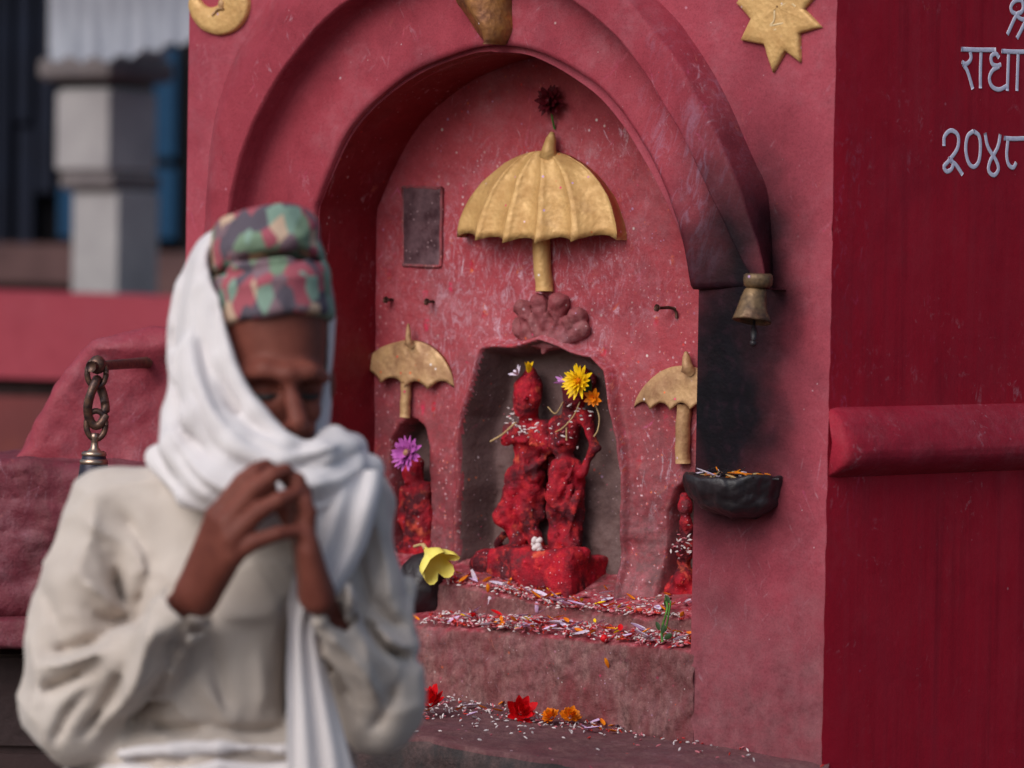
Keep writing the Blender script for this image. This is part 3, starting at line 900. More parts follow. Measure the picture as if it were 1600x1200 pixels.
for a, b in ((pr_, pr_ * .5 + bl_ * .5 + np.array([0.1, .4, 0])), (pr_ * .5 + bl_ * .5 + np.array([0.1, .4, 0]), bl_), (bl_, pl_)):
    t = np.array([0, 0, ZTOP])
    me_.add([a, b, b + t, a + t], [(0, 1, 2, 3)])
t = np.array([0, 0, ZTOP])
me_.add([pl_ + t, np.array([0, 0, 0]) + t, pr_ + t, pr_ * .5 + bl_ * .5 + np.array([0.1, .4, 0]) + t, bl_ + t], [(0, 1, 2, 3, 4)])
me_.add([pl_, np.array([0, 0, 0.0]), np.array([0, 0, .9]), pl_ + np.array([0, 0, .9])], [(0, 1, 2, 3)])
me_.build('outer_masonry', M_FRONT, shrine, False)

# ---- gilt umbrellas moulded on the back wall
def umbrella(apex, left, right, nsc, bulge, fin_top, shaft, shaft_w, mat, fold, drop):
    na_, nr_ = nsc * 10 + 1, 16
    ax, ay = apex
    top, bot = [], []
    for i in range(na_):
        a = i / (na_ - 1)
        bu = left[0] + (right[0] - left[0]) * a
        sc = abs(math.sin(math.pi * a * nsc))
        bv = left[1] + (right[1] - left[1]) * a - drop[0] * sc ** .8 + drop[1] * math.sin(math.pi * a)
        g = (a * nsc) % 1.0
        for_r = []
        for j in range(nr_):
            r = j / (nr_ - 1)
            fu = math.sin(r * math.pi / 2) ** 1.05; fv = 1 - math.cos(r * math.pi / 2) ** 1.1
            u = ax + (bu - ax) * fu; v = ay + (bv - ay) * fv
            crest = math.sin(math.pi * g)
            d = -bulge * (max(0, math.sin(math.pi * a)) ** .55) * (.32 + .68 * r) - .004 - fold * r * (1 - crest ** .7)
            p = W(u, v, D0); p[1] = D0 + d
            for_r.append(p)
        top.append(for_r)
    T_ = np.array(top)
    T_[..., 1] += fbm(T_, 40, 3, 81) * .0016
    T_[..., 0] += fbm(T_, 40, 3, 82) * .0014; T_[..., 2] += fbm(T_, 30, 3, 83) * .0016
    V_ = T_.reshape(-1, 3).tolist(); F_ = grid_faces(na_, nr_, flip=False)
    # thickness: the rim turns under and runs back to the wall
    rim = [i * nr_ + nr_ - 1 for i in range(na_)]
    b1 = len(V_)
    for i in range(na_):
        p = T_[i, -1].copy(); p[1] = min(D0, p[1] + .012); p[2] += .003; V_.append(p.tolist())
    b2 = len(V_)
    for i in range(na_):
        p = T_[i, -1].copy(); p[1] = D0 + .006; p[2] += .012; V_.append(p.tolist())
    for i in range(na_ - 1):
        F_.append((rim[i], rim[i + 1], b1 + i + 1, b1 + i)); F_.append((b1 + i, b1 + i + 1, b2 + i + 1, b2 + i))
    for e in (0, na_ - 1):
        c0 = len(V_)
        for j in range(nr_):
            p = T_[e, j].copy(); p[1] = D0 + .006; V_.append(p.tolist())
        for j in range(nr_ - 1): F_.append((e * nr_ + j, e * nr_ + j + 1, c0 + j + 1, c0 + j))
    um = mesh('umbrella_relief', V_, F_, mat, shrine)
    # shaft
    m = MB()
    (u0, v0), (u1, v1) = shaft
    pts = []
    for t in np.linspace(0, 1, 12):
        p = W(u0 + (u1 - u0) * t, v0 + (v1 - v0) * t, D0); p[1] = D0 - .008; pts.append(p)
    pts = np.array(pts); pts += fbm(pts, 40, 2, 88)[:, None] * .0012
    m.tube(pts, shaft_w * .00092 / 2 / math.cos(YAW) * 1.0, 12)
    m.build('shaft', mat, um)
    m = MB()
    pa, pb = W(apex[0], apex[1] + 6, D0 - .02), W(fin_top[0], fin_top[1], D0 - .012)
    fs_ = max(.42, (shaft_w / 22) ** 1.6)
    m.tube([pb, pb * .7 + pa * .3, pb * .35 + pa * .65, pa, pa + np.array([0, .008, -.004])], np.array([.003, .0072, .009, .012, .009]) * fs_, 12)
    m.build('finial', mat, um)
    return um
umbrella((856, 236), (728, 371), (977, 375), 5, .046, (863, 207), ((850, 362), (855, 456)), 23, M_GOLD, .019, (9, 9))
umbrella((638, 531), (568, 585), (714, 606), 4, .011, (638, 506), ((640, 596), (638, 652)), 14, M_GOLDW, .002, (13, 10))
umbrella((1074, 571), (995, 638), (1152, 640), 5, .013, (1072, 550), ((1073, 632), (1072, 724)), 19, M_GOLDW, .003, (11, 2))

# hood of knobbed lobes over the sunk panel
loc_lo = W(770, 575, D0 - .06); loc_hi = W(955, 440, D0 + .03)
loc_lo[1] = D0 - .06; loc_hi[1] = D0 + .03
q = SDF(loc_lo, loc_hi, .0022)
q.ell(W(855, 516, D0 + .010), (.046, .022, .032), .0)
KN = ((803, 508, .0120, .6), (818, 484, .0130, .8), (845, 471, .0125, .9), (876, 475, .0150, 1.1), (903, 495, .0140, 1.1), (912, 516, .0110, 1.0))
for (u, v, r, o_) in KN:
    c_ = W(852, 544, D0 - .002); k_ = W(u, v, D0 - .008 * o_)
    m_ = c_ * .45 + k_ * .55; m_[1] -= .002
    q.cap(c_, m_, .006, r * .95, .003); q.cap(m_, k_, r * .95, r, .003)
    q.ell(k_ + np.array([0, -.006 * o_, .002]), (r * .92, r * .8, r * .8), .003)
for (u, v, r, o_) in KN:
    c_ = W(852, 544, D0); k_ = W(u, v, D0)
    a_ = c_ * .38 + k_ * .62; a_[1] = D0 - .0235; b_ = c_ * .62 + k_ * .38; b_[1] = D0 - .018
    q.cap(a_, b_, r * .78, r * .45, .004, cut=True)
q.shift(lambda P: fbm(P, 48, 4, 91) * .0030 + fbm(P, 130, 3, 92) * .0012)
q.mesh('lobed_hood_relief', M_HOOD, shrine, 1)

# gilt sun and moon on the front
def plaque(name, poly, th, label, domed=0.0):
    P = Wl(poly, 0.0)
    c = P.mean(0); n = len(P)
    rings = [(1.0, 0.004), (1.0, -th * .6), (.94, -th), (.8, -th - domed * .5), (.55, -th - domed * .8), (.3, -th - domed), (.02, -th - domed)]
    V_ = []
    for sc_, d in rings:
        for p in P:
            x = c + (p - c) * sc_; x[1] = d; V_.append(x)
    V_ = np.array(V_); V_[n:, 1] += fbm(V_[n:], 45, 3, 95) * .0014
    F_ = grid_faces(len(rings), n, cv=True)
    o = mesh(name, V_, F_, M_GOLD, shrine)
    if label: o['label'] = label
    return o
def densify(poly, n=6):
    out = []
    for i in range(len(poly)):
        a, b = np.array(poly[i], float), np.array(poly[(i + 1) % len(poly)], float)
        for k in range(n): out.append(a + (b - a) * k / n)
    return out
STAR = [(1153, 5), (1176, 30), (1160, 63), (1197, 70), (1210, 114), (1229, 80), (1253, 98), (1251, 52), (1287, 43), (1258, 14), (1290, -20), (1256, -30), (1258, -72), (1228, -48), (1206, -80), (1195, -44), (1160, -58), (1174, -20)]
plaque('sun_plaque', densify(STAR), .007, 'gilt sun plaque with pointed rays and a faintly drawn face', .001)
def stroke(name, lines, fn, r, mat, parent, flat):
    m = MB()
    for ln in lines:
        pts = catmull([fn(u, v) for u, v in ln], max(6, len(ln) * 5))
        m.tube(pts, r, 8, flat=flat)
    return m.build(name, mat, parent)
face = [[(1179, 10), (1190, 4), (1203, 9)], [(1220, 10), (1233, 4), (1243, 10)], [(1210, 15), (1209, 32), (1203, 40), (1213, 38), (1224, 36)],
        [(1203, 50), (1212, 46), (1222, 48), (1224, 53), (1212, 58), (1203, 52)]]
stroke('drawn_face', face, lambda u, v: W(u, v, -.0078), .0013, M_PALEL, bpy.data.objects['sun_plaque'], EY * 0 + np.array([0, 1.0, 0]))
mo = []
for k in range(40):
    t = math.radians(-105 - 210 + 300 * k / 39 + 60)
    mo.append((346 + 46 * math.cos(t), 6 + 48 * math.sin(t)))
mo = []
for k in range(36):
    t = math.radians(-50 + 235 * k / 35)
    mo.append((346 + 46 * math.cos(t), 6 + 49 * math.sin(t)))
inn = []
for k in range(24):
    t = math.radians(190 - 232 * k / 23)
    inn.append((333 + 22 * math.cos(t), -14 + 26 * math.sin(t)))
cres = mo + inn
Pm = Wl(cres, 0)
mm = MB()
n1_, n2_ = len(mo), len(inn)
a_ = resample(Wl(mo, 0), 40); b_ = resample(Wl(inn, 0)[::-1], 40)
rowsM = []
for t_, d in ((0, .004), (0, -.006), (.06, -.009), (.3, -.010), (.6, -.010), (.92, -.009), (1, -.006), (1, .004)):
    p = a_ * (1 - t_) + b_ * t_; p[:, 1] = d; rowsM.append(p)
RMn = np.array(rowsM); RMn[1:-1, :, 1] += fbm(RMn[1:-1], 45, 3, 97) * .0015
mm.add(RMn.reshape(-1, 3), grid_faces(8, 40, flip=False))
o = mm.build('moon_plaque', M_GOLD, shrine); o['label'] = 'gilt crescent moon plaque'
m = MB(); m.ball(W(346, 6, -.008), .006, sq=(1, .7, 1.3)); m.tube([W(331, 24, -.0105), W(340, 14, -.011), W(349, 13, -.011)], .002, 6); m.build('moon_face', M_GOLDW, o)

# keystone ornament hanging at the crown of the arch
ks = []
cl = [((706, -30), (748, -30), (790, -30)), ((712, 0), (752, 0), (789, 0)), ((727, 22), (762, 26), (792, 26)), ((742, 44), (772, 48), (794, 48)), ((756, 62), (775, 64), (788, 66)), ((764, 69), (774, 71), (783, 70))]
for l, c_, r_ in cl:
    row = []
    for i, (t_, dd) in enumerate(((0, .0), (.05, -.022), (.3, -.034), (.5, -.046), (.7, -.036), (.95, -.024), (1, .0))):
        u = (l[0] + (c_[0] - l[0]) * t_ * 2) if t_ < .5 else (c_[0] + (r_[0] - c_[0]) * (t_ - .5) * 2)
        v = (l[1] + (c_[1] - l[1]) * t_ * 2) if t_ < .5 else (c_[1] + (r_[1] - c_[1]) * (t_ - .5) * 2)
        p = W(u, v, -.02); p[1] = dd - .004; row.append(p)
    ks.append(row)
ks = np.array(ks); ks = np.array([catmull(ks[:, j], 24) for j in range(7)]).transpose(1, 0, 2)
ks[..., 1] += fbm(ks, 50, 3, 99) * .002
V_ = ks.reshape(-1, 3).tolist(); F_ = grid_faces(24, 7)
F_.append([23 * 7 + j for j in range(7)])
mesh('keystone_leaf', V_, F_, M_GOLDD, shrine)

# white lettering on the side wall
side_fn = lambda u, v: S(u, v, .0007)
fl = snrm / np.linalg.norm(snrm)
GL = [
    [[(1588, 22), (1581, 18), (1580, 9), (1587, 1), (1596, 1), (1599, 10), (1596, 19), (1588, 24), (1574, 54)], [(1588, 24), (1596, 30), (1604, 30)], [(1589, 60), (1600, 38), (1606, 20)]],
    [[(1502, 77), (1530, 78), (1556, 78)], [(1516, 80), (1517, 92), (1510, 100), (1503, 97)], [(1505, 101), (1512, 112), (1520, 139)], [(1533, 80), (1532, 110), (1532, 138)]],
    [[(1565, 80), (1585, 81), (1606, 81)], [(1561, 90), (1556, 84), (1549, 88), (1550, 99), (1557, 103), (1564, 101)], [(1561, 104), (1551, 110), (1546, 122), (1550, 135), (1561, 140), (1574, 134)], [(1576, 82), (1575, 112), (1574, 142)], [(1591, 82), (1590, 112), (1589, 142)]],
    [[(1475, 228), (1476, 213), (1486, 204), (1497, 212), (1496, 232), (1482, 252), (1475, 260), (1479, 268), (1487, 264), (1489, 254), (1482, 247)], [(1486, 252), (1494, 258), (1504, 273)]],
    [[(1521, 205), (1512, 213), (1509, 233), (1513, 253), (1521, 261), (1529, 253), (1532, 233), (1530, 213), (1521, 205)]],
    [[(1539, 208), (1544, 230), (1557, 252), (1560, 265), (1553, 274), (1545, 267), (1547, 252), (1559, 230), (1563, 210)]],
    [[(1569, 216), (1585, 217), (1606, 216)], [(1575, 218), (1573, 242), (1576, 257), (1583, 262), (1588, 254)]],
]
for g in GL:
    stroke('white_letter', g, side_fn, .0033, M_WHITEP, shrine, fl)

# mirror pane let into the back wall, with its lip
m = MB()
cs = [(631, 292), (691, 294), (689, 416), (632, 414)]
Pf = [W(u, v, D0) for u, v in cs]
m.add([p + np.array([0, -.0035, 0]) for p in Pf] + [p + np.array([0, .004, 0]) for p in Pf], [(0, 1, 2, 3)[::-1], (0, 4, 5, 1), (1, 5, 6, 2), (2, 6, 7, 3), (3, 7, 4, 0)])
mirror = tag(empty('mirror_panel', to_world(np.array(Pf[3])[None])[0], -YAW), 'small dusty upright mirror panel let into the niche wall', 'mirror')
off = np.array(Pf[3])
def shift_build(mb, name, mat, parent, o, smooth=True):
    mb.v = (np.array(mb.v) - o).tolist()
    return mb.build(name, mat, parent, smooth)
shift_build(m, 'glass', M_MIRROR, mirror, off, False)
m = MB()
for a in range(4):
    p, q_ = Pf[a], Pf[(a + 1) % 4]
    n_pts = np.linspace(0, 1, 9)[:, None]
    pts = np.array(p) * (1 - n_pts) + np.array(q_) * n_pts
    pts[:, 1] -= .0015; pts += fbm(pts, 90, 2, 7)[:, None] * .0008
    m.tube(pts, .0028, 6)
shift_build(m, 'plaster_rim', M_BACK, mirror, off)
# ------------------------------------------------------------------ things in and on the shrine
def place(name, label, cat, base, group=None):
    """an Empty in the shrine's axes; returns it and the local point it stands at"""
    base = np.asarray(base, float)
    e = empty(name, to_world(base[None])[0], -YAW)
    return tag(e, label, cat, group), base

# pair of figures carved on a stele
DS = D0 + .048
def WS(u, v, out):           # point on the stele face, out metres proud of it
    p = W(u, v, DS - out); return p
st, so = place('stone_idol', 'vermilion smeared stone idol of two standing figures side by side in the niche', 'idol', W(842, 905, DS - .03))
def sculpt(lo_px, hi_px, dmin, dmax, h):
    a = W(lo_px[0], hi_px[1], D0); b = W(hi_px[0], lo_px[1], D0)
    return SDF((a[0], dmin, a[2]), (b[0], dmax, b[2]), h)
PXM = .00092          # metres per photo pixel here
def figure(parts, lo_px, hi_px, name, parent, o, seed, k=.010, rough=1.0, mat=None):
    q = sculpt(lo_px, hi_px, D0 - .06, D0 + .10, .0022)
    for p in parts:
        if p[0] == 'c': q.cap(WS(*p[1]), WS(*p[2]), p[3] * PXM * .88, p[4] * PXM * .88, p[5] * PXM if len(p) > 5 else k * .8)
        elif p[0] == 'e': q.ell(WS(*p[1]), np.array(p[2]) * PXM * .88, p[3] * PXM if len(p) > 3 else k * .8)
        elif p[0] == 'x': q.cap(WS(*p[1]), WS(*p[2]), p[3] * PXM, p[4] * PXM, .004, cut=True)
    q.shift(lambda P: rough * (fbm(P, 45, 4, seed) * .0032 + fbm(P, 130, 3, seed + 3) * .001))
    return q.mesh(name, mat or M_IDOL, parent, 1, inv=lambda v: v - o)
f1 = [
    ('e', (826, 607, .034), (24, 24, 24)), ('c', (827, 600, .03), (828, 585, .026), 20, 13), ('e', (822, 622, .040), (25, 24, 27)), ('e', (820, 640, .040), (21, 22, 20)),
    ('e', (821, 622, .060), (5, 7, 7), 4), ('c', (824, 650, .03), (826, 668, .028), 17, 19),
    ('c', (800, 672, .026), (852, 668, .024), 15, 14), ('e', (828, 690, .028), (31, 26, 32)), ('e', (828, 712, .026), (28, 24, 20)), ('e', (822, 742, .030), (34, 26, 24)),
    ('c', (800, 676, .030), (788, 690, .046), 12, 9), ('c', (788, 690, .046), (822, 688, .058), 9, 7, 5), ('c', (850, 674, .026), (856, 700, .034), 12, 10), ('c', (856, 702, .036), (832, 694, .056), 10, 7, 5),
    ('c', (796, 684, .052), (764, 690, .058), 4.5, 3.5, 4),
    ('c', (806, 722, .036), (826, 734, .046), 6, 7, 5), ('c', (826, 734, .046), (850, 716, .034), 7, 6, 5),
    ('c', (812, 745, .03), (790, 800, .034), 24, 19), ('c', (790, 800, .036), (812, 845, .03), 17, 12), ('c', (832, 745, .028), (822, 800, .028), 22, 18), ('c', (822, 800, .03), (836, 850, .028), 17, 13),
    ('e', (786, 806, .04), (16, 16, 20)), ('c', (812, 846, .034), (796, 860, .046), 11, 9), ('c', (838, 850, .034), (832, 862, .046), 11, 9),
    ('c', (776, 850, .01), (786, 836, .02), 8, 6), ('c', (843, 720, .01), (850, 800, .004), 12, 12), ('c', (848, 772, .02), (844, 804, .018), 8, 12),
    ('x', (806, 633, .060), (838, 633, .060), 1.6, 1.6), ('x', (802, 702, .064), (850, 700, .058), 3.5, 3), ('x', (812, 770, .066), (806, 830, .060), 4, 3),
]
f2 = [
    ('e', (898, 602, .034), (25, 24, 26)), ('e', (897, 622, .036), (21, 22, 20)), ('c', (893, 638, .03), (890, 656, .028), 15, 17), ('c', (905, 590, .02), (918, 600, .018), 18, 16),
    ('c', (872, 664, .026), (914, 652, .024), 14, 15), ('e', (886, 676, .030), (25, 24, 30)), ('e', (880, 700, .030), (22, 22, 16)), ('e', (884, 730, .030), (28, 24, 26)),
    ('c', (916, 654, .028), (928, 700, .030), 13, 11), ('c', (928, 700, .030), (908, 744, .034), 11, 9), ('c', (868, 668, .030), (862, 694, .040), 10, 8), ('c', (862, 694, .04), (880, 690, .052), 7, 6, 5),
    ('c', (880, 738, .03), (872, 800, .032), 25, 20), ('c', (872, 800, .032), (870, 848, .03), 19, 17), ('c', (896, 740, .026), (896, 800, .026), 20, 19), ('c', (896, 800, .028), (892, 850, .028), 19, 17),
    ('e', (868, 770, .046), (14, 14, 26)), ('c', (872, 852, .034), (868, 864, .046), 12, 10), ('c', (892, 852, .034), (896, 864, .046), 12, 10),
    ('c', (862, 716, .02), (858, 756, .016), 9, 8), ('c', (898, 725, .045), (866, 788, .050), 5, 5, 5), ('c', (892, 760, .046), (870, 836, .046), 4, 4, 5), ('c', (904, 770, .042), (886, 842, .044), 4, 4, 5),
    ('c', (866, 845, .044), (900, 852, .044), 5, 5, 5), ('x', (888, 790, .058), (884, 836, .056), 3, 3), ('x', (874, 713, .058), (904, 712, .054), 3, 3),
]
figure(f1, (750, 565), (872, 885), 'flute_player_figure', st, so, 111)
figure(f2, (838, 565), (952, 885), 'companion_figure', st, so, 121)
q = sculpt((730, 840), (975, 925), D0 - .09, D0 + .09, .0024)
pa_, pb_ = W(778, 912, D0 - .01), W(916, 866, D0 - .01)
q.rbox((pa_[0], D0 - .042, pa_[2] - .012), (pb_[0] - .035, D0 + .07, pb_[2] + .004), .007)
q.rbox((pa_[0] + .045, D0 - .047, pa_[2] - .02), (pb_[0], D0 + .07, pb_[2] - .004), .008, .006)
q.ell(W(766, 884, D0), (.03, .03, .026), .02); q.ell(W(796, 864, D0 - .012), (.022, .024, .009), .008); q.ell(W(834, 864, D0 - .02), (.02, .024, .009), .008); q.ell(W(868, 866, D0 - .02), (.02, .024, .009), .008); q.ell(W(896, 866, D0 - .02), (.02, .024, .010), .008)
q.shift(lambda P: fbm(P, 30, 4, 131) * .0036 + fbm(P, 110, 3, 133) * .0013)
q.mesh('pedestal', M_IDOL, st, 1, inv=lambda v: v - so)

# small idols in the side recesses
def small_idol(label, parts, lo_px, hi_px, base_px, seed):
    e, o = place('small_stone_idol', label, 'idol', W(base_px[0], base_px[1], D0 + .02), 'small idols in the side recesses')
    figure(parts, lo_px, hi_px, 'figure', e, o, seed, rough=1.1)
    return e
small_idol('small red smeared stone idol crowned by a pink flower', [
    ('e', (645, 742, .030), (22, 20, 22)), ('e', (650, 728, .03), (18, 18, 18)), ('c', (640, 765, .03), (668, 765, .03), 14, 14), ('e', (653, 785, .03), (22, 20, 26)), ('c', (650, 800, .03), (645, 850, .03), 20, 18), ('c', (662, 800, .03), (664, 850, .028), 16, 16),
    ('c', (632, 768, .03), (628, 812, .032), 9, 8), ('c', (672, 768, .024), (672, 812, .026), 8, 7), ('c', (630, 862, .03), (672, 862, .03), 18, 16), ('x', (652, 748, .056), (640, 748, .056), 2, 2), ('x', (655, 810, .06), (654, 850, .056), 4, 3)],
    (596, 690), (690, 890), (650, 872), 141)
small_idol('small red stone idol half hidden behind the niche jamb under the lamp bowl', [
    ('e', (1072, 795, .040), (14, 15, 16)), ('c', (1070, 790, .04), (1071, 776, .036), 10, 7), ('e', (1073, 818, .040), (13, 14, 17)), ('c', (1074, 830, .036), (1072, 845, .036), 12, 14), ('e', (1070, 858, .042), (18, 18, 17)), ('c', (1072, 872, .036), (1070, 892, .036), 12, 14),
    ('e', (1070, 905, .046), (22, 24, 20)), ('c', (1060, 925, .036), (1100, 925, .036), 26, 26), ('c', (1082, 850, .03), (1100, 870, .03), 10, 10), ('x', (1062, 832, .06), (1082, 832, .06), 2, 2)],
    (1030, 755), (1140, 960), (1075, 935), 151)

# ---- lamp bowl on the jamb
bc = W(1146, 748, -.012)
bowl, bo = place('lamp_bowl', 'soot black lamp bowl jutting from the jamb full of ash', 'lamp bowl', bc + np.array([0, 0, -.06]))
q = SDF(bc + np.array([-.10, -.11, -.075]), bc + np.array([.10, .05, .03]), .0026)
q.ell(bc + np.array([0, .012, 0.0]), (.071, .076, .050), 0)
q.ell(bc + np.array([0.010, .004, -.030]), (.056, .052, .022), .012)
q.put(lambda X, Y, Z: (bc[2] + .003 - Z) * -1 * -1 + 0 * X + 0 * Y, bc - .2, bc + .2, .006, cut=True) if False else None
q.put(lambda X, Y, Z: (bc[2] + .006 + .02 * (X - bc[0])) - Z + 0 * X + 0 * Y, bc + np.array([-.2, -.2, -.0]), bc + np.array([.2, .2, .1]), .004, cut=True)
q.ell(bc + np.array([0, .006, .020]), (.060, .062, .036), .003, cut=True)
q.shift(lambda P: fbm(P, 26, 4, 161) * .0042 + fbm(P, 80, 3, 162) * .0018)
q.mesh('bowl', M_DARK, bowl, 1, inv=lambda v: v - bo)
m = MB()
for i in range(90):
    a = rnd.uniform(0, 6.283); r = rnd.uniform(0, .052) ** 1
    p = bc + np.array([math.cos(a) * r, math.sin(a) * r * .9 - .004, .0005 + rnd.uniform(0, .007) + .004 * (1 - r / .06)]) - bo
    d = np.array([rnd.uniform(-1, 1), rnd.uniform(-1, 1), rnd.uniform(-.15, .3)]); d /= np.linalg.norm(d)
    L = rnd.uniform(.004, .018)
    m.tube([p - d * L, p, p + d * L], [.0007, .0011, .0006], 4, mi=rnd.choice([0, 0, 0, 1, 2, 3]))
m.lathe(bc + np.array([0, -.002, -.016]) - bo, [(.058, .010), (.046, .014), (.02, .017), (.0005, .018)], 20, mi=0)
a = m.build('ash_and_incense_ends', [M_DARK, M_STRAW, M_PORANGE, M_PWHITE], bowl, False); tag(a, kind='stuff')
# wick stick poking out of the rim
m = MB(); p0 = W(1175, 746, -.05) - bo; p1 = W(1216, 749, -.012) - bo
m.tube([p0, p1], .0016, 6); m.build('stick', M_DARK, bowl)

# ---- gilded bell on the jamb
gb = W(1181, 468, -.066)
gbell, go = place('gilded_bell', 'grimy gilded bell hanging under the end of the arch above the sooty jamb', 'bell', W(1181, 505, -.066))
gc = gb - go
m = MB()
m.lathe(gc + np.array([.003, 0, .016]), [(.0005, .0185), (.0165, .0185), (.0192, .0165), (.0198, .010), (.0188, .003), (.0155, .0), (.0005, .0)], 28)
m.build('crown', M_GOLDB, gbell)
m = MB()
m.lathe(gc, [(.0005, .0145), (.0125, .0142), (.0150, .011), (.0170, .002), (.0205, -.014), (.0250, -.0265), (.0262, -.030), (.0242, -.0305), (.0215, -.024), (.016, -.002), (.0005, .006)], 32)
_v = np.array(m.v); _v = _v + fbm(_v, 60, 3, 171)[:, None] * .0014
_a = -.22; _y = _v[:, 1] - gc[1]; _z = _v[:, 2] - gc[2] - .014
_v[:, 1] = gc[1] + _y * math.cos(_a) - _z * math.sin(_a); _v[:, 2] = gc[2] + .014 + _y * math.sin(_a) + _z * math.cos(_a); m.v = _v.tolist()
m.build('bell_body', M_GOLDB, gbell)
m = MB(); m.tube([gc, gc + np.array([0, -.004, -.036])], .002, 8); m.tube([gc + np.array([0, -.004, -.034]), gc + np.array([0.001, -.004, -.044]), gc + np.array([0, -.004, -.053])], [.003, .0052, .0035], 10)
m.ball(gc + np.array([0, -.004, -.058]), .005); m.build('clapper', M_DARK, gbell)

# ---- nails in the niche wall
def nail(label, u, v, hook):
    base = W(u, v, D0)
    e, o = place('nail', label, 'nail', base, 'nails in the niche wall')
    m = MB()
    a = np.array([0, .01, 0]); b = np.array([-.002 - hook, -.013 - hook, .002])
    m.tube([a, (a + b) / 2 + np.array([0, 0, .002]), b], [.0022, .0024, .0022], 8)
    if hook: m.tube([np.array([0, -.002, 0]), np.array([.003, -.003, -.005]), np.array([.002, -.001, -.012])], .002, 8)
    m.build('shank', M_IRON, e)
    m = MB(); m.tube([b, b + np.array([-.0012, -.003, .0006])], .0052, 12); m.build('head', M_IRON, e)
nail('small rusty nail in the niche wall nearer to the white shawl', 614, 471, .0)
nail('small rusty nail in the niche wall between the mirror panel and the big umbrella shaft', 678, 474, .0)
nail('bent rusty nail with a flat head beside the sooty jamb', 1056, 484, .012)

# ------------------------------------------------------------------ flowers
def petal_mesh(name, L, w, mat, cup=.25, curl=.3, tip=.6, notch=0.0):
    vs = []
    for i in range(5):
        t = i / 4
        ww = w * (math.sin(math.pi * min(1, t * .82 + .12)) ** .8) * (1 if t < .99 else tip)
        for j in range(3):
            x = (j - 1) * ww / 2
            y = L * t * (1 - (.08 if (j == 1 and t > .9 and notch) else 0))
            z = curl * L * t * t + cup * abs(j - 1) * ww
            vs.append((x, y, z))
    me = bpy.data.meshes.new(name)
    me.from_pydata(vs, [], grid_faces(5, 3)); me.materials.append(mat)
    me.polygons.foreach_set('use_smooth', [True] * len(me.polygons))
    return me
_pm = {}
def pmesh(key, *a, **k):
    if key not in _pm: _pm[key] = petal_mesh(key, *a, **k)
    return _pm[key]

def basis(axis):
    z = Vector(axis).normalized(); x = z.orthogonal().normalized(); y = z.cross(x)
    return Matrix((x, y, z)).transposed()

def bloom(name, label, cat, base, axis, rings, mat, centre=None, group=None, seed=1, stem=None):
    """rings: (count, radius0, tilt, length, width, curl); petals open round axis"""
    r_ = random.Random(seed)
    e, o = place(name, label, cat, base, group)
    B = basis(axis)
    for ri, (n, r0, tilt, L, w, curl, h) in enumerate(rings):
        me = pmesh('petal_%s_%d' % (name + str(seed), ri), L, w, mat, .22, curl)
        for k in range(n):
            a = 2 * math.pi * (k + .5 * (ri % 2)) / n + r_.uniform(-.14, .14)
            ob = bpy.data.objects.new('petal', me); COL.objects.link(ob); ob.parent = e
            t = tilt + r_.uniform(-.13, .13)
            M = B.to_4x4() @ Matrix.Rotation(a, 4, 'Z') @ Matrix.Translation((0, r0, h)) @ Matrix.Rotation(t, 4, 'X') @ Matrix.Rotation(r_.uniform(-.25, .25), 4, 'Y')
            s = r_.uniform(.85, 1.12)
            ob.matrix_local = M @ Matrix.Diagonal((s, s, s, 1))
    if centre:
        m = MB()
        c = Vector(axis).normalized() * centre[1]
        m.ball(c, centre[0], sq=(1, 1, 1)); 
        vv = np.array(m.v); vv += fbm(vv, 400, 2, 3)[:, None] * .0012; m.v = vv.tolist()
        m.build('flower_centre', centre[2], e)
    if stem is not None:
        m = MB(); m.tube(catmull(stem, 8), .0016, 6); m.build('stem', M_GREEN, e)
    return e
FR = (-.15, -1, .15)
bloom('pink_flower', 'pink aster flower on the head of the small idol', 'flower', W(638, 708, D0 - .03), (-.05, -1, .18),
      [(17, .005, .20, .024, .0075, .10, 0), (15, .004, .45, .021, .007, .12, .002), (11, .003, .8, .015, .006, .15, .003)], M_PINK, (.0062, .003, M_GOLDW), 'flowers', 1)
bloom('yellow_flower', 'bright yellow chrysanthemum on the head of the companion figure', 'flower', W(906, 596, DS - .066), (-.1, -1, .12),
      [(15, .004, .15, .023, .006, .10, 0), (14, .003, .45, .021, .006, .1, .002), (12, .002, .8, .017, .005, .12, .003), (8, .001, 1.15, .012, .0045, .1, .004)], M_YELLOW, (.005, .004, M_PORANGE), 'flowers', 2)
sb = W(861, 158, D0 - .012)
bloom('dark_red_flower', 'dark red chrysanthemum stuck on the niche wall above the big gilt umbrella', 'flower', sb, (-.05, -1, .1),
      [(15, .003, .1, .021, .008, .05, 0), (13, .003, .5, .018, .008, .1, .003), (10, .002, .9, .014, .007, .1, .004)], M_DRED, (.006, .004, M_DRED), 'flowers', 3,
      [np.array([0, .0, 0]), np.array([.001, .002, -.022]), np.array([.000, .010, -.040])])
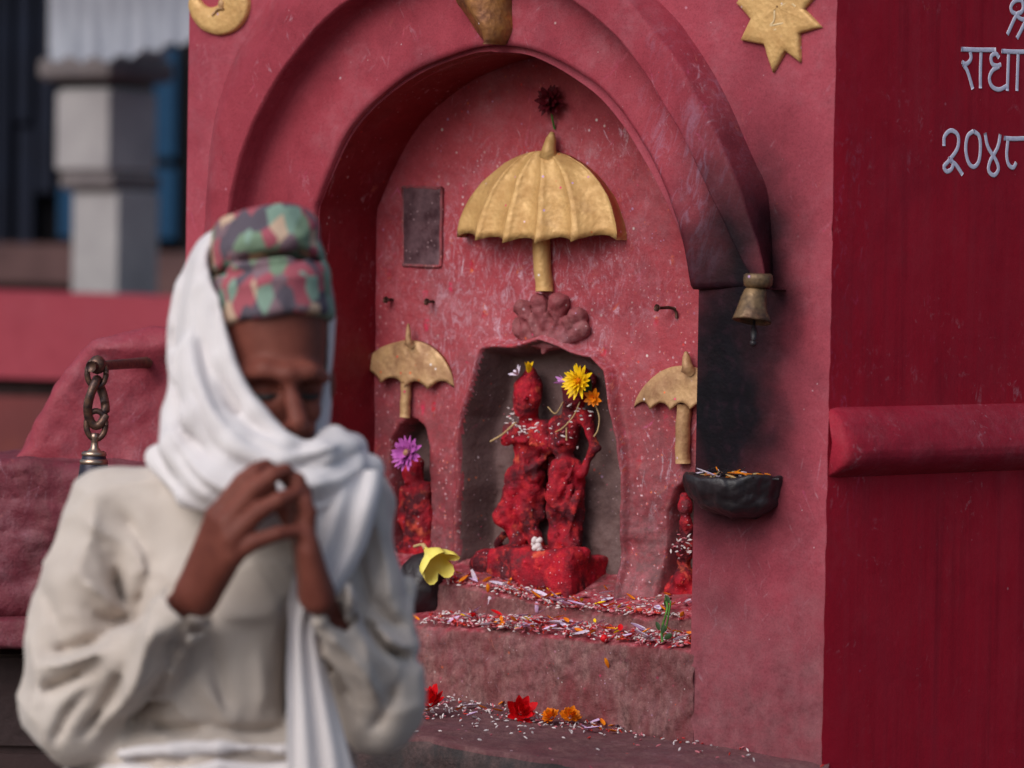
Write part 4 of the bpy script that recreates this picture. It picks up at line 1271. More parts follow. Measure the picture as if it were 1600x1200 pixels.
# leaves and orange bits behind the yellow flower
def leaf_mesh(name, L, w, mat, curl=.2):
    return petal_mesh(name, L, w, mat, .3, curl, .2)
LEAF = leaf_mesh('leaf_blade', .030, .014, M_DGREEN)
lf, lo_ = place('leaf_sprig', 'dark green leaves tucked behind the yellow flower', 'leaves', W(922, 612, DS - .055))
for k, (a, t) in enumerate(((2.2, .3), (2.9, .5), (3.6, .2))):
    ob = bpy.data.objects.new('leaf', LEAF); COL.objects.link(ob); ob.parent = lf
    ob.matrix_local = basis((0, -1, .1)).to_4x4() @ Matrix.Rotation(a, 4, 'Z') @ Matrix.Rotation(t, 4, 'X')
bloom('orange_flower', 'small ragged orange flower below the yellow chrysanthemum', 'flower', W(928, 622, DS - .052), (.2, -1, 0),
      [(9, .001, .3, .014, .007, .1, 0), (7, .001, .8, .010, .006, .1, .001)], M_PORANGE, None, 'flowers', 4)
# pale yellow flower with drooping petals on the ledge corner
py_, pyo = place('pale_yellow_flower', 'pale yellow trumpet flower with drooping petals lying at the ledge end', 'flower', W(664, 856, D0 - .085), 'flowers')
Bm = np.array(basis((.80, -.42, -.42)))
vs = []
for i, (r, z) in enumerate(((.002, 0), (.0035, .006), (.0055, .013), (.010, .020), (.018, .027), (.026, .033), (.031, .039), (.032, .046))):
    for k in range(30):
        a = 2 * math.pi * k / 30
        lobe = abs(math.cos(2.5 * a)) ** .7
        rr = r * (1 - (.42 * (1 - lobe) if i > 3 else 0) * (i - 3) / 4); zz = z + (.016 * lobe if i > 4 else 0) * (i - 4) / 3 + .003 * math.sin(3 * a + 1)
        vs.append(Bm @ np.array([rr * math.cos(a), rr * math.sin(a) * (.75 if i > 3 else 1), zz]))
fs = grid_faces(8, 30, cv=True)
mesh('corolla', vs, fs, M_PALEY, py_)
m = MB(); m.tube(catmull([Bm @ np.array([0, 0, .004]), np.array([-.008, .004, .004]), np.array([-.026, .008, .000])], 10), [.0034] * 4 + [.0022] * 6, 8); m.build('stem', M_STRAW, py_)
bloom('yellow_bud', 'small yellow flower bud on the head of the flute player', 'flower', W(826, 582, DS - .05), (.35, -.5, 1), [(4, .001, 1.2, .018, .009, .05, 0)], M_YELLOW, None, None, 6)
bloom('lilac_petals', 'wilted lilac flower on the head of the flute player beside the yellow bud', 'flower', W(810, 586, DS - .05), (-.5, -.6, .8), [(7, .001, .7, .015, .006, .1, 0)], M_PWHITE, None, None, 7)
bloom('wilted_white_flower', 'wilted white flower beside the yellow chrysanthemum', 'flower', W(886, 598, DS - .06), (-1, -.4, .3), [(5, .001, 1.1, .018, .005, .1, 0)], M_PLILAC, None, None, 8)
# crumpled red blooms and marigolds on the plinth
def zplinth(s): return zp(s) - .005
def on_plinth(u, v):
    """the point of the plinth top seen at (u, v)"""
    d = -.05
    for _ in range(30):
        p = W(u, v, d); d += (zplinth(p[0]) - p[2]) * -4.0 if False else 0
        # move along the ray until the height matches
        lo_d, hi_d = -.30, .02
        for _ in range(40):
            mid = (lo_d + hi_d) / 2
            q_ = W(u, v, mid)
            if q_[2] > zplinth(q_[0]): lo_d, hi_d = lo_d, hi_d; 
            if q_[2] > zplinth(q_[0]): hi_d, lo_d = hi_d, mid
            else: hi_d = mid
        return W(u, v, mid)
RB = [(9, .003, .2, .022, .013, .5, 0), (8, .003, .6, .021, .012, .5, .004), (6, .002, 1.0, .018, .011, .4, .006)]
p = on_plinth(676, 1116); bloom('red_flower', 'crumpled red flower on the plinth closest to the sleeve of the praying man', 'flower', p + np.array([0, -.004, .014]), (.1, -.5, .8), RB, M_RED, None, 'red flowers on the plinth', 9)
p = on_plinth(815, 1126); bloom('red_flower', 'crumpled red flower on the plinth beside the two orange marigolds', 'flower', p + np.array([0, -.004, .010]), (.7, -.7, .5), RB, M_RED, None, 'red flowers on the plinth', 10)
MG = [(13, .003, .15, .012, .009, .2, 0), (12, .002, .6, .012, .008, .2, .003), (9, .001, 1.05, .010, .007, .2, .005)]
p = on_plinth(862, 1133); bloom('marigold', 'orange marigold head lying next to the crumpled red flower', 'flower', p + np.array([0, 0, .010]), (-.2, -.6, .8), MG, M_PORANGE, None, 'marigolds on the plinth', 11)
p = on_plinth(888, 1132); bloom('marigold', 'orange marigold head on the plinth with bare stone on its far side', 'flower', p + np.array([0, .004, .010]), (.5, -.5, .8), MG, M_PORANGE, None, 'marigolds on the plinth', 12)
# green twig at the plinth's end
tw, two = place('green_twig', 'fresh green twig with curled stem lying on the plinth near the corner', 'twig', on_plinth(1195, 1168))
m = MB()
def tl(u, v, up=0.0):
    p = on_plinth(u, v + up * 0); p = p + np.array([0, 0, .003 + up]); return p - two
m.tube(catmull([tl(1150, 1166), tl(1172, 1164, .004), tl(1185, 1164, .016), tl(1200, 1164, .020), tl(1209, 1166, .016), tl(1205, 1168, .005)], 30), .0016, 6)
m.tube(catmull([tl(1172, 1166, .001), tl(1200, 1166, .003), tl(1222, 1167, .004), tl(1231, 1172, .001)], 20), .0018, 6)
m.build('stem', M_GREEN, tw)
LF2 = leaf_mesh('twig_leaf', .045, .015, M_GREEN, .12)
for (u, v, a) in ((1190, 1167, 1.4), (1176, 1168, 1.75)):
    ob = bpy.data.objects.new('leaf', LF2); COL.objects.link(ob); ob.parent = tw
    ob.matrix_local = Matrix.Translation(tl(u, v, .002)) @ Matrix.Rotation(a, 4, 'Z') @ Matrix.Rotation(.1, 4, 'X')

# ---- what lies on the ledges
def top1(s, d): return z1(s) + .002 + .34 * max(0, d - D1 - .016)
def top2(s, d): return z2(s) + .003 + .014 * d / D1
def ss_of(u, v, d): return W(u, v, d)[0]
# (name, s range px, depth range, height fn, rice count, heap)
LEDGES = [
    ('topmost ledge below the idol', 690, 900, 917, D1 + .004, D1 + .050, top1, 420, .014),
    ('topmost ledge near the jamb', 880, 1078, 958, D1 + .002, D1 + .075, top1, 460, .010),
    ('lower ledge near the sleeve of the man', 655, 862, 978, .004, D1 - .006, top2, 420, .016),
    ('lower ledge near the jamb', 868, 1076, 1004, .004, D1 - .006, top2, 380, .014),
]
def grain(m, p, L, r, mi):
    d = np.array([rnd.gauss(0, 1), rnd.gauss(0, 1), rnd.gauss(0, .35)]); d /= np.linalg.norm(d) + 1e-9
    m.tube([p - d * L, p - d * L * .3, p + d * L * .3, p + d * L], [r * .3, r, r, r * .35], 5, mi=mi)
PWM = [petal_mesh('white_petal_mesh', .026, .0085, M_PWHITE, .3, .2), petal_mesh('lilac_petal_mesh', .021, .007, M_PLILAC, .35, .3)]
PWM[1].materials[0] = simple('petal_pale_lilac', lin(226, 196, 226), lin(206, 166, 212), 60, .5, .3, 0)
POM = [petal_mesh('orange_petal_mesh', .016, .007, M_PORANGE, .35, .4), petal_mesh('yellow_petal_mesh', .014, .006, M_YELLOW, .35, .3)]
PRM = petal_mesh('red_petal_mesh', .016, .009, M_RED, .3, .4)
def loose(me, name, label, cat, group, p, flat=1.0):
    ob = bpy.data.objects.new(name, me); COL.objects.link(ob)
    wpt = to_world(np.asarray(p)[None])[0]
    ob.matrix_world = Matrix.Translation(wpt) @ Matrix.Rotation(rnd.uniform(0, 6.28), 4, 'Z') @ Matrix.Rotation(rnd.uniform(-.35, .3) * flat, 4, 'X') @ Matrix.Rotation(rnd.uniform(-.5, .5) * flat, 4, 'Y') @ Matrix.Scale(rnd.uniform(.7, 1.15), 4)
    tag(ob, label, cat, group)
for (nm, ua, ub, vv0, da, db, tf, n, heap) in LEDGES:
    sa, sb_ = ss_of(ua, vv0, da), ss_of(ub, vv0, da)
    m = MB()
    def spot(edge=1.0):
        s = rnd.uniform(sa, sb_)
        dens = .5 + .5 * float(vnoise(np.array([[s, da, 0]]), 14, 7)[0])
        t = rnd.random() ** 1.6
        d = da + (db - da) * t - (.006 if rnd.random() < .12 else 0)
        hmax = heap * max(.08, dens) * (1 - abs(t - .35))
        return s, d, tf(s, max(d, da)) + rnd.uniform(0, 1) * hmax - (.004 if d < da else 0), dens
    k = 0
    while k < n * 1.25:
        s, d, z, dens = spot()
        if rnd.random() > .12 + 1.1 * dens * dens: continue
        k += 1
        mi = rnd.choices([0, 1, 2], [.40, .38, .22])[0]
        grain(m, np.array([s, d, z + .0012]), rnd.uniform(.0022, .0042), rnd.uniform(.0009, .0017), mi)
    for _k in range(90):
        s, d, z, dens = spot()
        if rnd.random() > .1 + 1.2 * dens * dens: continue
        m.ball(np.array([s, d, z]), rnd.uniform(.0025, .0058), 6, 4, (rnd.uniform(.7, 1.4), rnd.uniform(.7, 1.2), .38), mi=rnd.choices([0, 1, 2], [.3, .45, .25])[0])
    o = m.build('rice_grains', [M_RICE, M_RICEP, M_RICER], None, True)
    o.location = (KX, KY, 0); o.rotation_euler = (0, 0, -YAW)
    tag(o, 'scattered rice and red powder on the ' + nm, 'rice', 'rice scattered on the ledges', 'stuff')
    for i in range(20):
        s, d, z, _ = spot(); loose(PWM[i % 2], 'white_petal', 'loose white flower petal on the ' + nm, 'petal', 'white petals on the ' + nm, (s, d - .002, z + .003))
    for i in range(17):
        s, d, z, _ = spot(); loose(POM[0 if i % 4 else 1], 'orange_petal', 'loose orange flower petal on the ' + nm, 'petal', 'orange petals on the ' + nm, (s, d - .002, z + .003))
    for i in range(4):
        s, d, z, _ = spot(); loose(PRM, 'red_petal', 'loose red flower petal on the ' + nm, 'petal', 'red petals on the ' + nm, (s, d - .002, z + .003))
# on the plinth: a drift against the foot of the wall
m = MB()
for i in range(620):
    u = 650 + 640 * rnd.random() ** 1.7
    base = np.interp(u, [650, 900, 1100, 1290], [1100, 1132, 1158, 1182])
    v = base + rnd.gauss(0, 1) * np.interp(u, [650, 800, 1000, 1290], [15, 12, 6, 3]) + (rnd.uniform(4, 30) if rnd.random() < .10 else 0)
    p = on_plinth(u, max(v, np.interp(u, [650, 900, 1100, 1290], [1080, 1125, 1157, 1186])))
    grain(m, p + np.array([0, 0, .002 + rnd.uniform(0, .004)]), rnd.uniform(.0022, .004), rnd.uniform(.0009, .0016), rnd.choices([0, 1, 2], [.6, .28, .12])[0])
o = m.build('rice_grains', [M_RICE, M_RICEP, M_RICER]); o.location = (KX, KY, 0); o.rotation_euler = (0, 0, -YAW)
tag(o, 'scattered rice and powder along the plinth at the foot of the wall', 'rice', 'rice scattered on the ledges', 'stuff')
for i in range(26):
    u = 655 + 330 * rnd.random() ** 1.3; v = np.interp(u, [650, 900, 1100], [1102, 1134, 1160]) + rnd.gauss(0, 7)
    p = on_plinth(u, v) + np.array([0, 0, .005])
    if i % 2: loose(PWM[(i // 2) % 2], 'white_petal', 'loose white flower petal on the plinth', 'petal', 'white petals on the plinth', p, .6)
    else: loose(POM[0], 'orange_petal', 'loose orange flower petal on the plinth', 'petal', 'orange petals on the plinth', p, .6)
# petals hanging on the risers and stuck to the idols
for (u, v, d, me, lab) in ((765, 932, D1 - .002, PWM[0], 'white petal stuck on the riser below the idol pedestal'), (762, 912, D1 - .004, POM[0], 'orange petal stuck on the ledge edge above a stuck white petal'),
                           (838, 940, D1 - .004, PWM[1], 'lilac white petal stuck on the riser next to the crack'), (736, 890, D0 - .07, PWM[0], 'white petal standing up at the idol foot by the yellow flower'),
                           (945, 1028, -.006, POM[0], 'orange petal caught on the bare stone face below the rice'), (668, 905, D0 - .09, POM[0], 'orange petal on the black stone lump')):
    p = W(u, v, d)
    ob = bpy.data.objects.new('petal', me); COL.objects.link(ob)
    ob.matrix_world = Matrix.Translation(to_world(p[None])[0]) @ Matrix.Rotation(-YAW, 4, 'Z') @ Matrix.Rotation(-1.45, 4, 'X') @ Matrix.Rotation(rnd.uniform(-.5, .5), 4, 'Z')
    tag(ob, lab, 'petal')
# hanging green stem over the steps
gsn, gso = place('wilted_plant', 'wilted green stem with small leaves hanging over the ledges near the jamb', 'plant', W(1036, 990, -.004))
m = MB()
ln = [W(1040, 935, D1 + .01), W(1043, 948, D1 - .004), W(1040, 962, .045), W(1036, 975, .01), W(1034, 990, -.006), W(1035, 1003, -.008)]
m.tube(catmull(np.array(ln) - gso, 24), .0019, 6); m.tube(catmull(np.array([W(1048, 940, D1), W(1044, 965, .03), W(1040, 985, -.004)]) - gso, 16), .0014, 6)
m.build('stem', M_GREEN, gsn)
LF3 = leaf_mesh('stem_leaf', .013, .008, M_DGREEN, .3)
for (u, v, d, a) in ((1040, 938, D1 + .002, .4), (1046, 942, D1, 2.4), (1034, 990, -.008, 3.4), (1038, 998, -.008, 4.2), (1030, 985, -.006, 2.6)):
    ob = bpy.data.objects.new('leaf', LF3); COL.objects.link(ob); ob.parent = gsn
    ob.matrix_local = Matrix.Translation(W(u, v, d) - gso) @ Matrix.Rotation(-1.3, 4, 'X') @ Matrix.Rotation(a, 4, 'Z')
# white lump of offering at the idol's feet, a red berry, and rice stuck on the figures
e = MB(); p = W(839, 856, D0 - .03)
for i in range(14): e.ball(np.array([rnd.gauss(0, .004), rnd.gauss(0, .003), rnd.uniform(-.006, .012)]), rnd.uniform(.003, .006), 7, 5)
o = e.build('sweet_lump', M_RICE); o.location = to_world(p[None])[0]; tag(o, 'crumbly white lump of offering between the feet of the two figures', 'offering')
e = MB(); e.ball((0, 0, 0), .0055, 12, 9); o = e.build('red_berry', M_RED); o.location = to_world(W(944, 1002, .006)[None])[0] + np.array([0, 0, .004]); tag(o, 'round red berry among the rice on the lower ledge', 'berry')
m = MB()
for (u, v, su, sv, n, out) in ((806, 655, 9, 12, 26, .052), (818, 668, 14, 8, 22, .056), (900, 640, 12, 14, 16, .05), (1068, 852, 12, 10, 34, .062), (880, 684, 14, 18, 9, .058), (840, 866, 24, 5, 16, .075)):
    for i in range(n):
        p = WS(u + rnd.gauss(0, su), v + rnd.gauss(0, sv), out + rnd.uniform(-.006, .002))
        grain(m, p, rnd.uniform(.002, .0042), rnd.uniform(.0009, .0017), 0 if rnd.random() < .8 else 1)
o = m.build('rice_grains', [M_RICE, M_RICEP]); o.location = (KX, KY, 0); o.rotation_euler = (0, 0, -YAW)
tag(o, 'rice grains stuck on the red figures', 'rice', 'rice scattered on the ledges', 'stuff')
# straw threads across the figures
def thread(label, pts, r=.0009, mat=M_STRAW):
    P_ = np.array([WS(*p) for p in pts]); e, o = place('dry_stalk', label, 'stalk', P_[0], 'dry stalks on the idol')
    m = MB(); m.tube(catmull(P_ - o, 20), r, 6); m.build('stalk', mat, e)
thread('pale straw stalk lying along the arm and flute of the flute player', [(766, 690, .062), (786, 678, .06), (806, 660, .06)], .0014)
thread('thin pale stalk crossing the chest of the companion figure', [(868, 675, .062), (880, 668, .065), (896, 650, .062), (906, 628, .062)])
thread('short pale stalk hanging down the chest of the companion figure', [(885, 668, .064), (885, 688, .062)], .0012)
thread('long curved dry stalk beside the arm of the companion figure', [(926, 622, .05), (936, 650, .046), (934, 672, .046), (928, 682, .046)], .0011)
thread('short stalk between the heads of the two figures', [(856, 636, .03), (868, 646, .05), (880, 628, .055)], .0009)
# soot-black lump at the ledge end
c = W(664, 903, .078)
q = SDF(c - .075, c + .075, .003)
q.ell(c, (.038, .04, .036), 0); q.ell(c + np.array([-.01, -.01, -.022]), (.045, .04, .03), .02); q.shift(lambda P: fbm(P, 30, 4, 181) * .005)
e = q.mesh('black_stone', M_DARK, None, 1, inv=lambda v: v - c)
e.location = to_world(c[None])[0]; e.rotation_euler = (0, 0, -YAW)
tag(e, 'soot blackened stone lump on the ledge end under the pale yellow flower', 'stone')
# ------------------------------------------------------------------ stone balustrade beside the shrine, chain and bell, things behind
def slab_from_outline(q, poly, Y0, Y1, r, k=0.0):
    """rounded block whose outline (photo pixels at distance Y0) runs back to Y1"""
    P = np.array([at_y(u, v, Y0) for u, v in poly])
    XZ = P[:, [0, 2]]
    lo = np.array([XZ[:, 0].min(), Y0, XZ[:, 1].min()]); hi = np.array([XZ[:, 0].max(), Y1, XZ[:, 1].max()])
    def fn(X, Y, Z):
        XX = np.broadcast_to(X, (X.shape[0], 1, Z.shape[2])); ZZ = np.broadcast_to(Z, (X.shape[0], 1, Z.shape[2]))
        d = poly_dist(XX, ZZ, XZ) + r
        e_ = np.abs(Y - (Y0 + Y1) / 2) - (Y1 - Y0) / 2 + r
        return np.sqrt(np.maximum(d, 0) ** 2 + np.maximum(e_, 0) ** 2) + np.minimum(np.maximum(d, e_), 0) - r
    return q.put(fn, lo, hi, k)
YB = 5.36
bal = tag(empty('balustrade', (at_y(120, 900, YB)[0], YB, 0)), 'lumpy red painted stone balustrade with a scrolled top behind the praying man', 'balustrade')
bo_ = np.array(bal.location)
q = SDF(at_y(-10, 760, YB - .02) - .02, at_y(345, 490, YB + .34) + .03, .005)
slab_from_outline(q, [(14, 722), (48, 668), (84, 606), (126, 554), (160, 532), (200, 523), (262, 517), (330, 517), (330, 755), (120, 750), (60, 735)], YB, YB + .26, .022)
# face sunk a little inside the rim, as on the real block
slab_from_outline(q, [(150, 545), (200, 530), (330, 524), (330, 560), (250, 556), (205, 560)], YB - .018, YB + .04, .02, .02)
q.shift(lambda P: fbm(P, 11, 4, 201) * .008 + fbm(P, 40, 3, 203) * .002)
q.mesh('scroll_block', M_BAL, bal, 1, inv=lambda v: v - bo_)
q = SDF(at_y(-150, 985, YB - .12) - .02, at_y(345, 700, YB + .34) + .02, .006)
slab_from_outline(q, [(-120, 716), (40, 716), (110, 724), (330, 730), (330, 972), (-120, 962)], YB - .07, YB + .26, .02)
def layers(P):
    u, v = proj(P)
    g = 0
    for pts, a, w in (([(-150, 786), (40, 778), (140, 792), (340, 785)], -.003, 5), ([(-150, 838), (30, 830), (120, 836), (340, 830)], -.0035, 4), ([(-150, 892), (60, 884), (340, 890)], -.003, 5), ([(20, 745), (60, 740), (62, 760), (30, 765)], -.004, 4)):
        g = g + a * np.exp(-(line_dist(u, v, pts) / w) ** 2)
    return g + fbm(P, 9, 4, 205) * .008 + fbm(P * np.array([1, 1, 2.0]), 24, 4, 206) * .004
q.shift(layers)
q.mesh('lower_block', M_BAL2, bal, 1, inv=lambda v: v - bo_)
q = SDF(at_y(-150, 1025, YB - .16) - .02, at_y(345, 945, YB + .3) + .02, .006)
slab_from_outline(q, [(-120, 962), (330, 970), (330, 1022), (-120, 1014)], YB - .105, YB + .26, .012)
q.shift(lambda P: fbm(P, 14, 4, 207) * .004)
q.mesh('ledge_course', M_BAL2, bal, 1, inv=lambda v: v - bo_)
m = MB()
a = at_y(-120, 1018, YB); b_ = at_y(330, 1018, YB)
rows_n = 7; zt_ = min(a[2], b_[2]); hgt = zt_ / rows_n
bm_ = bpy.data.meshes.new('base_brick_mesh')
mb = MB(); mb.box((-.105, 0, -hgt / 2 + .006), (.105, .1, hgt / 2 - .006)); bm_.from_pydata(mb.v, [], mb.f); bm_.materials.append(M_BASE)
core = MB(); core.box((a[0] - bo_[0], -.0 , 0), (b_[0] - bo_[0], .26, zt_ - .002)); core.build('base_core', M_BASE, bal, False)
for r_i in range(rows_n):
    x = a[0] + (r_i % 2) * .11
    while x < b_[0] - .1:
        ob = bpy.data.objects.new('brick', bm_); COL.objects.link(ob); ob.parent = bal
        ob.location = (x + .11 - bo_[0], -.012 + rnd.uniform(-.004, .004), hgt * (r_i + .5)); x += .222

# rod, links and bell
YC = 5.16
def BP(u, v, dy=0.0): return at_y(u, v, YC + dy)
hb = tag(empty('hanging_bell', BP(147, 760)), 'brass topped bell hung by rusty iron links from a rod beside the red scroll block', 'bell')
ho = np.array(hb.location)
m = MB(); m.tube([BP(238, 566, .22) - ho, BP(205, 568, .1) - ho, BP(152, 572) - ho, BP(142, 573, -.02) - ho], [.009, .0075, .007, .008], 10)
m.ball(BP(152, 570) - ho, .0125, sq=(1, 1, 1.1)); m.build('rod', M_IRON2, hb)
def ring(cx, cy, rx, ry, r, tilt, name, mat=M_IRON2, tw=0.0, flat=None):
    pts = []
    for k in range(33):
        t = 2 * math.pi * k / 32
        x, z = rx * math.cos(t), ry * math.sin(t)
        an = tilt + tw * math.sin(t)
        p = BP(cx, cy) - ho + np.array([x * math.cos(an), x * math.sin(an), z]); pts.append(p)
    m = MB(); m.tube(pts, r, 8, flat=flat); m.build(name, mat, hb)
ring(151, 583, .0135, .020, .0042, .3, 'chain_link')
ring(151, 629, .0145, .033, .0066, .75, 'chain_link', tw=.7)
ring(150, 664, .0135, .020, .0044, .2, 'chain_link')
m = MB()
m.lathe(BP(148, 690) - ho, [(.0005, .012), (.006, .012), (.0065, .006), (.005, .0), (.0055, -.008), (.010, -.013), (.016, -.017)], 20)
m.build('bell_neck', M_BRASS, hb)
m = MB()
m.lathe(BP(147, 706) - ho, [(.0145, -.001), (.0165, -.004), (.018, -.012), (.0195, -.016), (.022, -.035), (.028, -.06), (.038, -.085), (.04, -.09), (.036, -.09), (.022, -.05), (.0005, -.03)], 28)
m.build('bell_body', M_BLACKM, hb)
m = MB(); m.lathe(BP(147, 706) - ho, [(.0145, .001), (.0175, -.001), (.0182, -.005), (.0155, -.006)], 28); m.lathe(BP(147, 706) - ho, [(.0175, -.010), (.0200, -.012), (.0205, -.017), (.0185, -.018)], 28)
m.build('bell_band', M_BRASS, hb)
m = MB(); m.ball(BP(147, 706) - ho + np.array([0, 0, -.088]), .009); m.tube([BP(147, 706) - ho + np.array([0, 0, -.03]), BP(147, 706) - ho + np.array([0, 0, -.088])], .003, 6); m.build('clapper', M_BLACKM, hb)

# far red wall
YW = 8.6
def FP(u, v, Y): return at_y(u, v, Y)
fw = tag(empty('low_wall', (FP(120, 600, YW)[0], YW, 0)), 'long low wall with a broad red painted coping behind the balustrade', 'wall')
fo = np.array(fw.location)
zt0, zb0 = FP(130, 466, YW)[2], FP(130, 600, YW)[2]
m = MB()
def slabbox(mb, x0, x1, y0, y1, z0, z1, dz=0.0):
    v = [(x0, y0, z0 + dz), (x1, y0, z0 - dz), (x1, y1, z0 - dz), (x0, y1, z0 + dz), (x0, y0, z1 + dz), (x1, y0, z1 - dz), (x1, y1, z1 - dz), (x0, y1, z1 + dz)]
    mb.add(np.array(v) - fo, [(0, 3, 2, 1), (4, 5, 6, 7), (0, 1, 5, 4), (1, 2, 6, 5), (2, 3, 7, 6), (3, 0, 4, 7)])
slabbox(m, -2.4, 1.5, YW, YW + .5, zb0, zt0, .03)
m.build('coping', M_FARRED, fw, False)
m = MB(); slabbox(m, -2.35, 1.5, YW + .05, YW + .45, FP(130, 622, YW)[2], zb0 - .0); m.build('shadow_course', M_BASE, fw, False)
m = MB(); slabbox(m, -2.35, 1.5, YW - .02, YW + .45, 0, FP(130, 622, YW)[2]); m.build('wall_face', M_FARBROWN, fw, False)

# stone pillar
YPL = 9.6
px = lambda u, v: FP(u, v, YPL)
sp_ = tag(empty('stone_pillar', (px(165, 460)[0], YPL, 0)), 'grey stone pillar with a block capital and flat slab on top', 'pillar')
po = np.array(sp_.location)
sc9 = YPL / F
def rotbox(name, cu, halfw, v0, v1, mat, ang=-.62, bev=.012, half2=None):
    c = px(cu, (v0 + v1) / 2); h = abs(px(cu, v0)[2] - px(cu, v1)[2]) / 2
    w = halfw * sc9; w2 = (half2 or halfw) * sc9
    m = MB(); ca, sa = math.cos(ang), math.sin(ang); vs = []
    for (z, k) in ((-h, 1 - bev / w), (-h + bev, 1), (h - bev, 1), (h, 1 - bev / w)):
        for (x, y) in ((-1, -1), (1, -1), (1, 1), (-1, 1)):
            X, Y = x * w * k, y * w2 * k
            vs.append(c - po + np.array([X * ca - Y * sa, X * sa + Y * ca, z]))
    fs = grid_faces(4, 4, cv=True); fs = [f[::-1] if False else f for f in fs]; fs += [(0, 3, 2, 1), (12, 13, 14, 15)]
    m.add(vs, fs); return m.build(name, mat, sp_, False)
g0 = FP(170, 1000, YPL)
vbot = 420 + (1.57) / YPL * F
rotbox('shaft', 174, 47, 297, vbot, M_PILLAR, -.63)
rotbox('neck', 172, 55, 270, 299, M_PILLARB, -.63)
rotbox('capital_block', 166, 55, 140, 272, M_PILLAR, -.63)
rotbox('capital_slab', 166, 74, 92, 128, M_PILLARB, -.63)
rotbox('upper_block', 172, 66, -300, 92, M_PILLAR, -.63)

# board hanging beyond the pillar, ragged at its lower edge
YS = 9.15
m = MB(); n = 40; vs = []
for i in range(n):
    u = 77 + (330 - 77) * i / (n - 1)
    vb = 92 - 30 * max(0, (u - 180) / 120) + 5 * math.sin(u * .16) + 3 * math.sin(u * .41)
    for j in range(6):
        v = -320 + (vb + 320) * j / 5
        p = FP(u, v, YS); p[1] += .0025 * math.sin(u * .25); vs.append(p)
vs = np.array(vs); o_ = vs.mean(0); o_[2] = 0
back = vs + np.array([0, .02, 0])
m.add(np.vstack([vs, back]) - o_, grid_faces(n, 6, flip=True) + grid_faces(n, 6, base=n * 6) + [(i * 6 + 5, (i + 1) * 6 + 5, n * 6 + (i + 1) * 6 + 5, n * 6 + i * 6 + 5) for i in range(n - 1)])
e = m.build('hanging_sheet', M_SHEET); e.location = o_; tag(e, 'pale grey corrugated sheet hanging behind the stone pillar top', 'sheet')

# dark timber building with blue doors
YD = 11.6
bd = tag(empty('timber_building', (FP(150, 400, YD)[0], YD, 0)), 'dark timber fronted building with blue doors behind the pillar', 'building')
do = np.array(bd.location)
m = MB(); m.box(np.array([-4.0, YD + .1, 0]) - do, np.array([2.5, YD + 2, 5.0]) - do); m.build('wall', M_BLACKT, bd, False)
def panel(name, u0, u1, v0, v1, mat, Y, th=.06):
    a = FP(u0, v1, Y); b = FP(u1, v0, Y); m = MB(); m.box(np.array([a[0], Y, a[2]]) - do, np.array([b[0], Y + th, b[2]]) - do); return m.build(name, mat, bd, False)
panel('blue_door', 240, 276, 75, 245, M_BLUE, YD); panel('blue_door', 206, 275, 262, 372, M_BLUE, YD)
panel('blue_door', 92, 122, 290, 370, M_BLUE, YD)
panel('door_post', 282, 330, -200, 560, M_BLACKT, YD - .05)
for (u0, u1, v0, v1) in ((-60, -12, -300, 470), (-8, 18, -300, 470), (24, 52, -300, 190), (24, 52, 200, 470), (56, 90, -300, 300)):
    panel('timber_board', u0, u1, v0, v1, M_NAVY, YD + .02)
panel('brick_plinth', -100, 330, 395, 2000, M_BROWN, YD - .12, .14)
panel('brick_plinth', -100, 115, 382, 440, M_BROWN, YD - .3, .16)
# ------------------------------------------------------------------ the praying man
YM = 4.2
KM = YM / F
def P(u, v, w=0.0): return at_y(u, v, YM + w * KM)
PO = np.array([P(340, 600)[0], YM, 0.0])
inv = lambda v: v - PO
VG = 420 + 1.57 / YM * F
def G_(x, y, z): return PO + np.array([x, y, z])
FOLD = 1.0
def folds(items):
    """ridges (+) and furrows (-) along lines drawn over the cloth: (points, width px, height px)"""
    F_ = FOLD
    prep = [(catmull(p, 24)[:, :2] if len(p) > 2 else np.array(p, float), w, h) for p, w, h in items]
    def fn(Pt):
        u, v = proj(Pt); g = np.zeros(len(Pt))
        for ln, w, h in prep:
            sel = (u > ln[:, 0].min() - 3 * w) & (u < ln[:, 0].max() + 3 * w) & (v > ln[:, 1].min() - 3 * w) & (v < ln[:, 1].max() + 3 * w)
            if not sel.any(): continue
            d = line_dist(u[sel], v[sel], ln)
            # fade towards both ends
            e0 = np.hypot(u[sel] - ln[0, 0], v[sel] - ln[0, 1]); e1_ = np.hypot(u[sel] - ln[-1, 0], v[sel] - ln[-1, 1])
            fade = np.minimum(1, np.minimum(e0, e1_) / (3.0 * w) + .15)
            g[sel] += F_ * h * KM * np.exp(-(d / (w * .85)) ** 1.5) * fade
        return g
    return fn

# --- body: one continuous skin surface
q = SDF(P(-20, 1260, 330) * np.array([1, 0, 1]) + np.array([0, YM - .42, -.02]), P(690, 350, 0) * np.array([1, 0, 1]) + np.array([0, YM + .26, 0]), .0034)
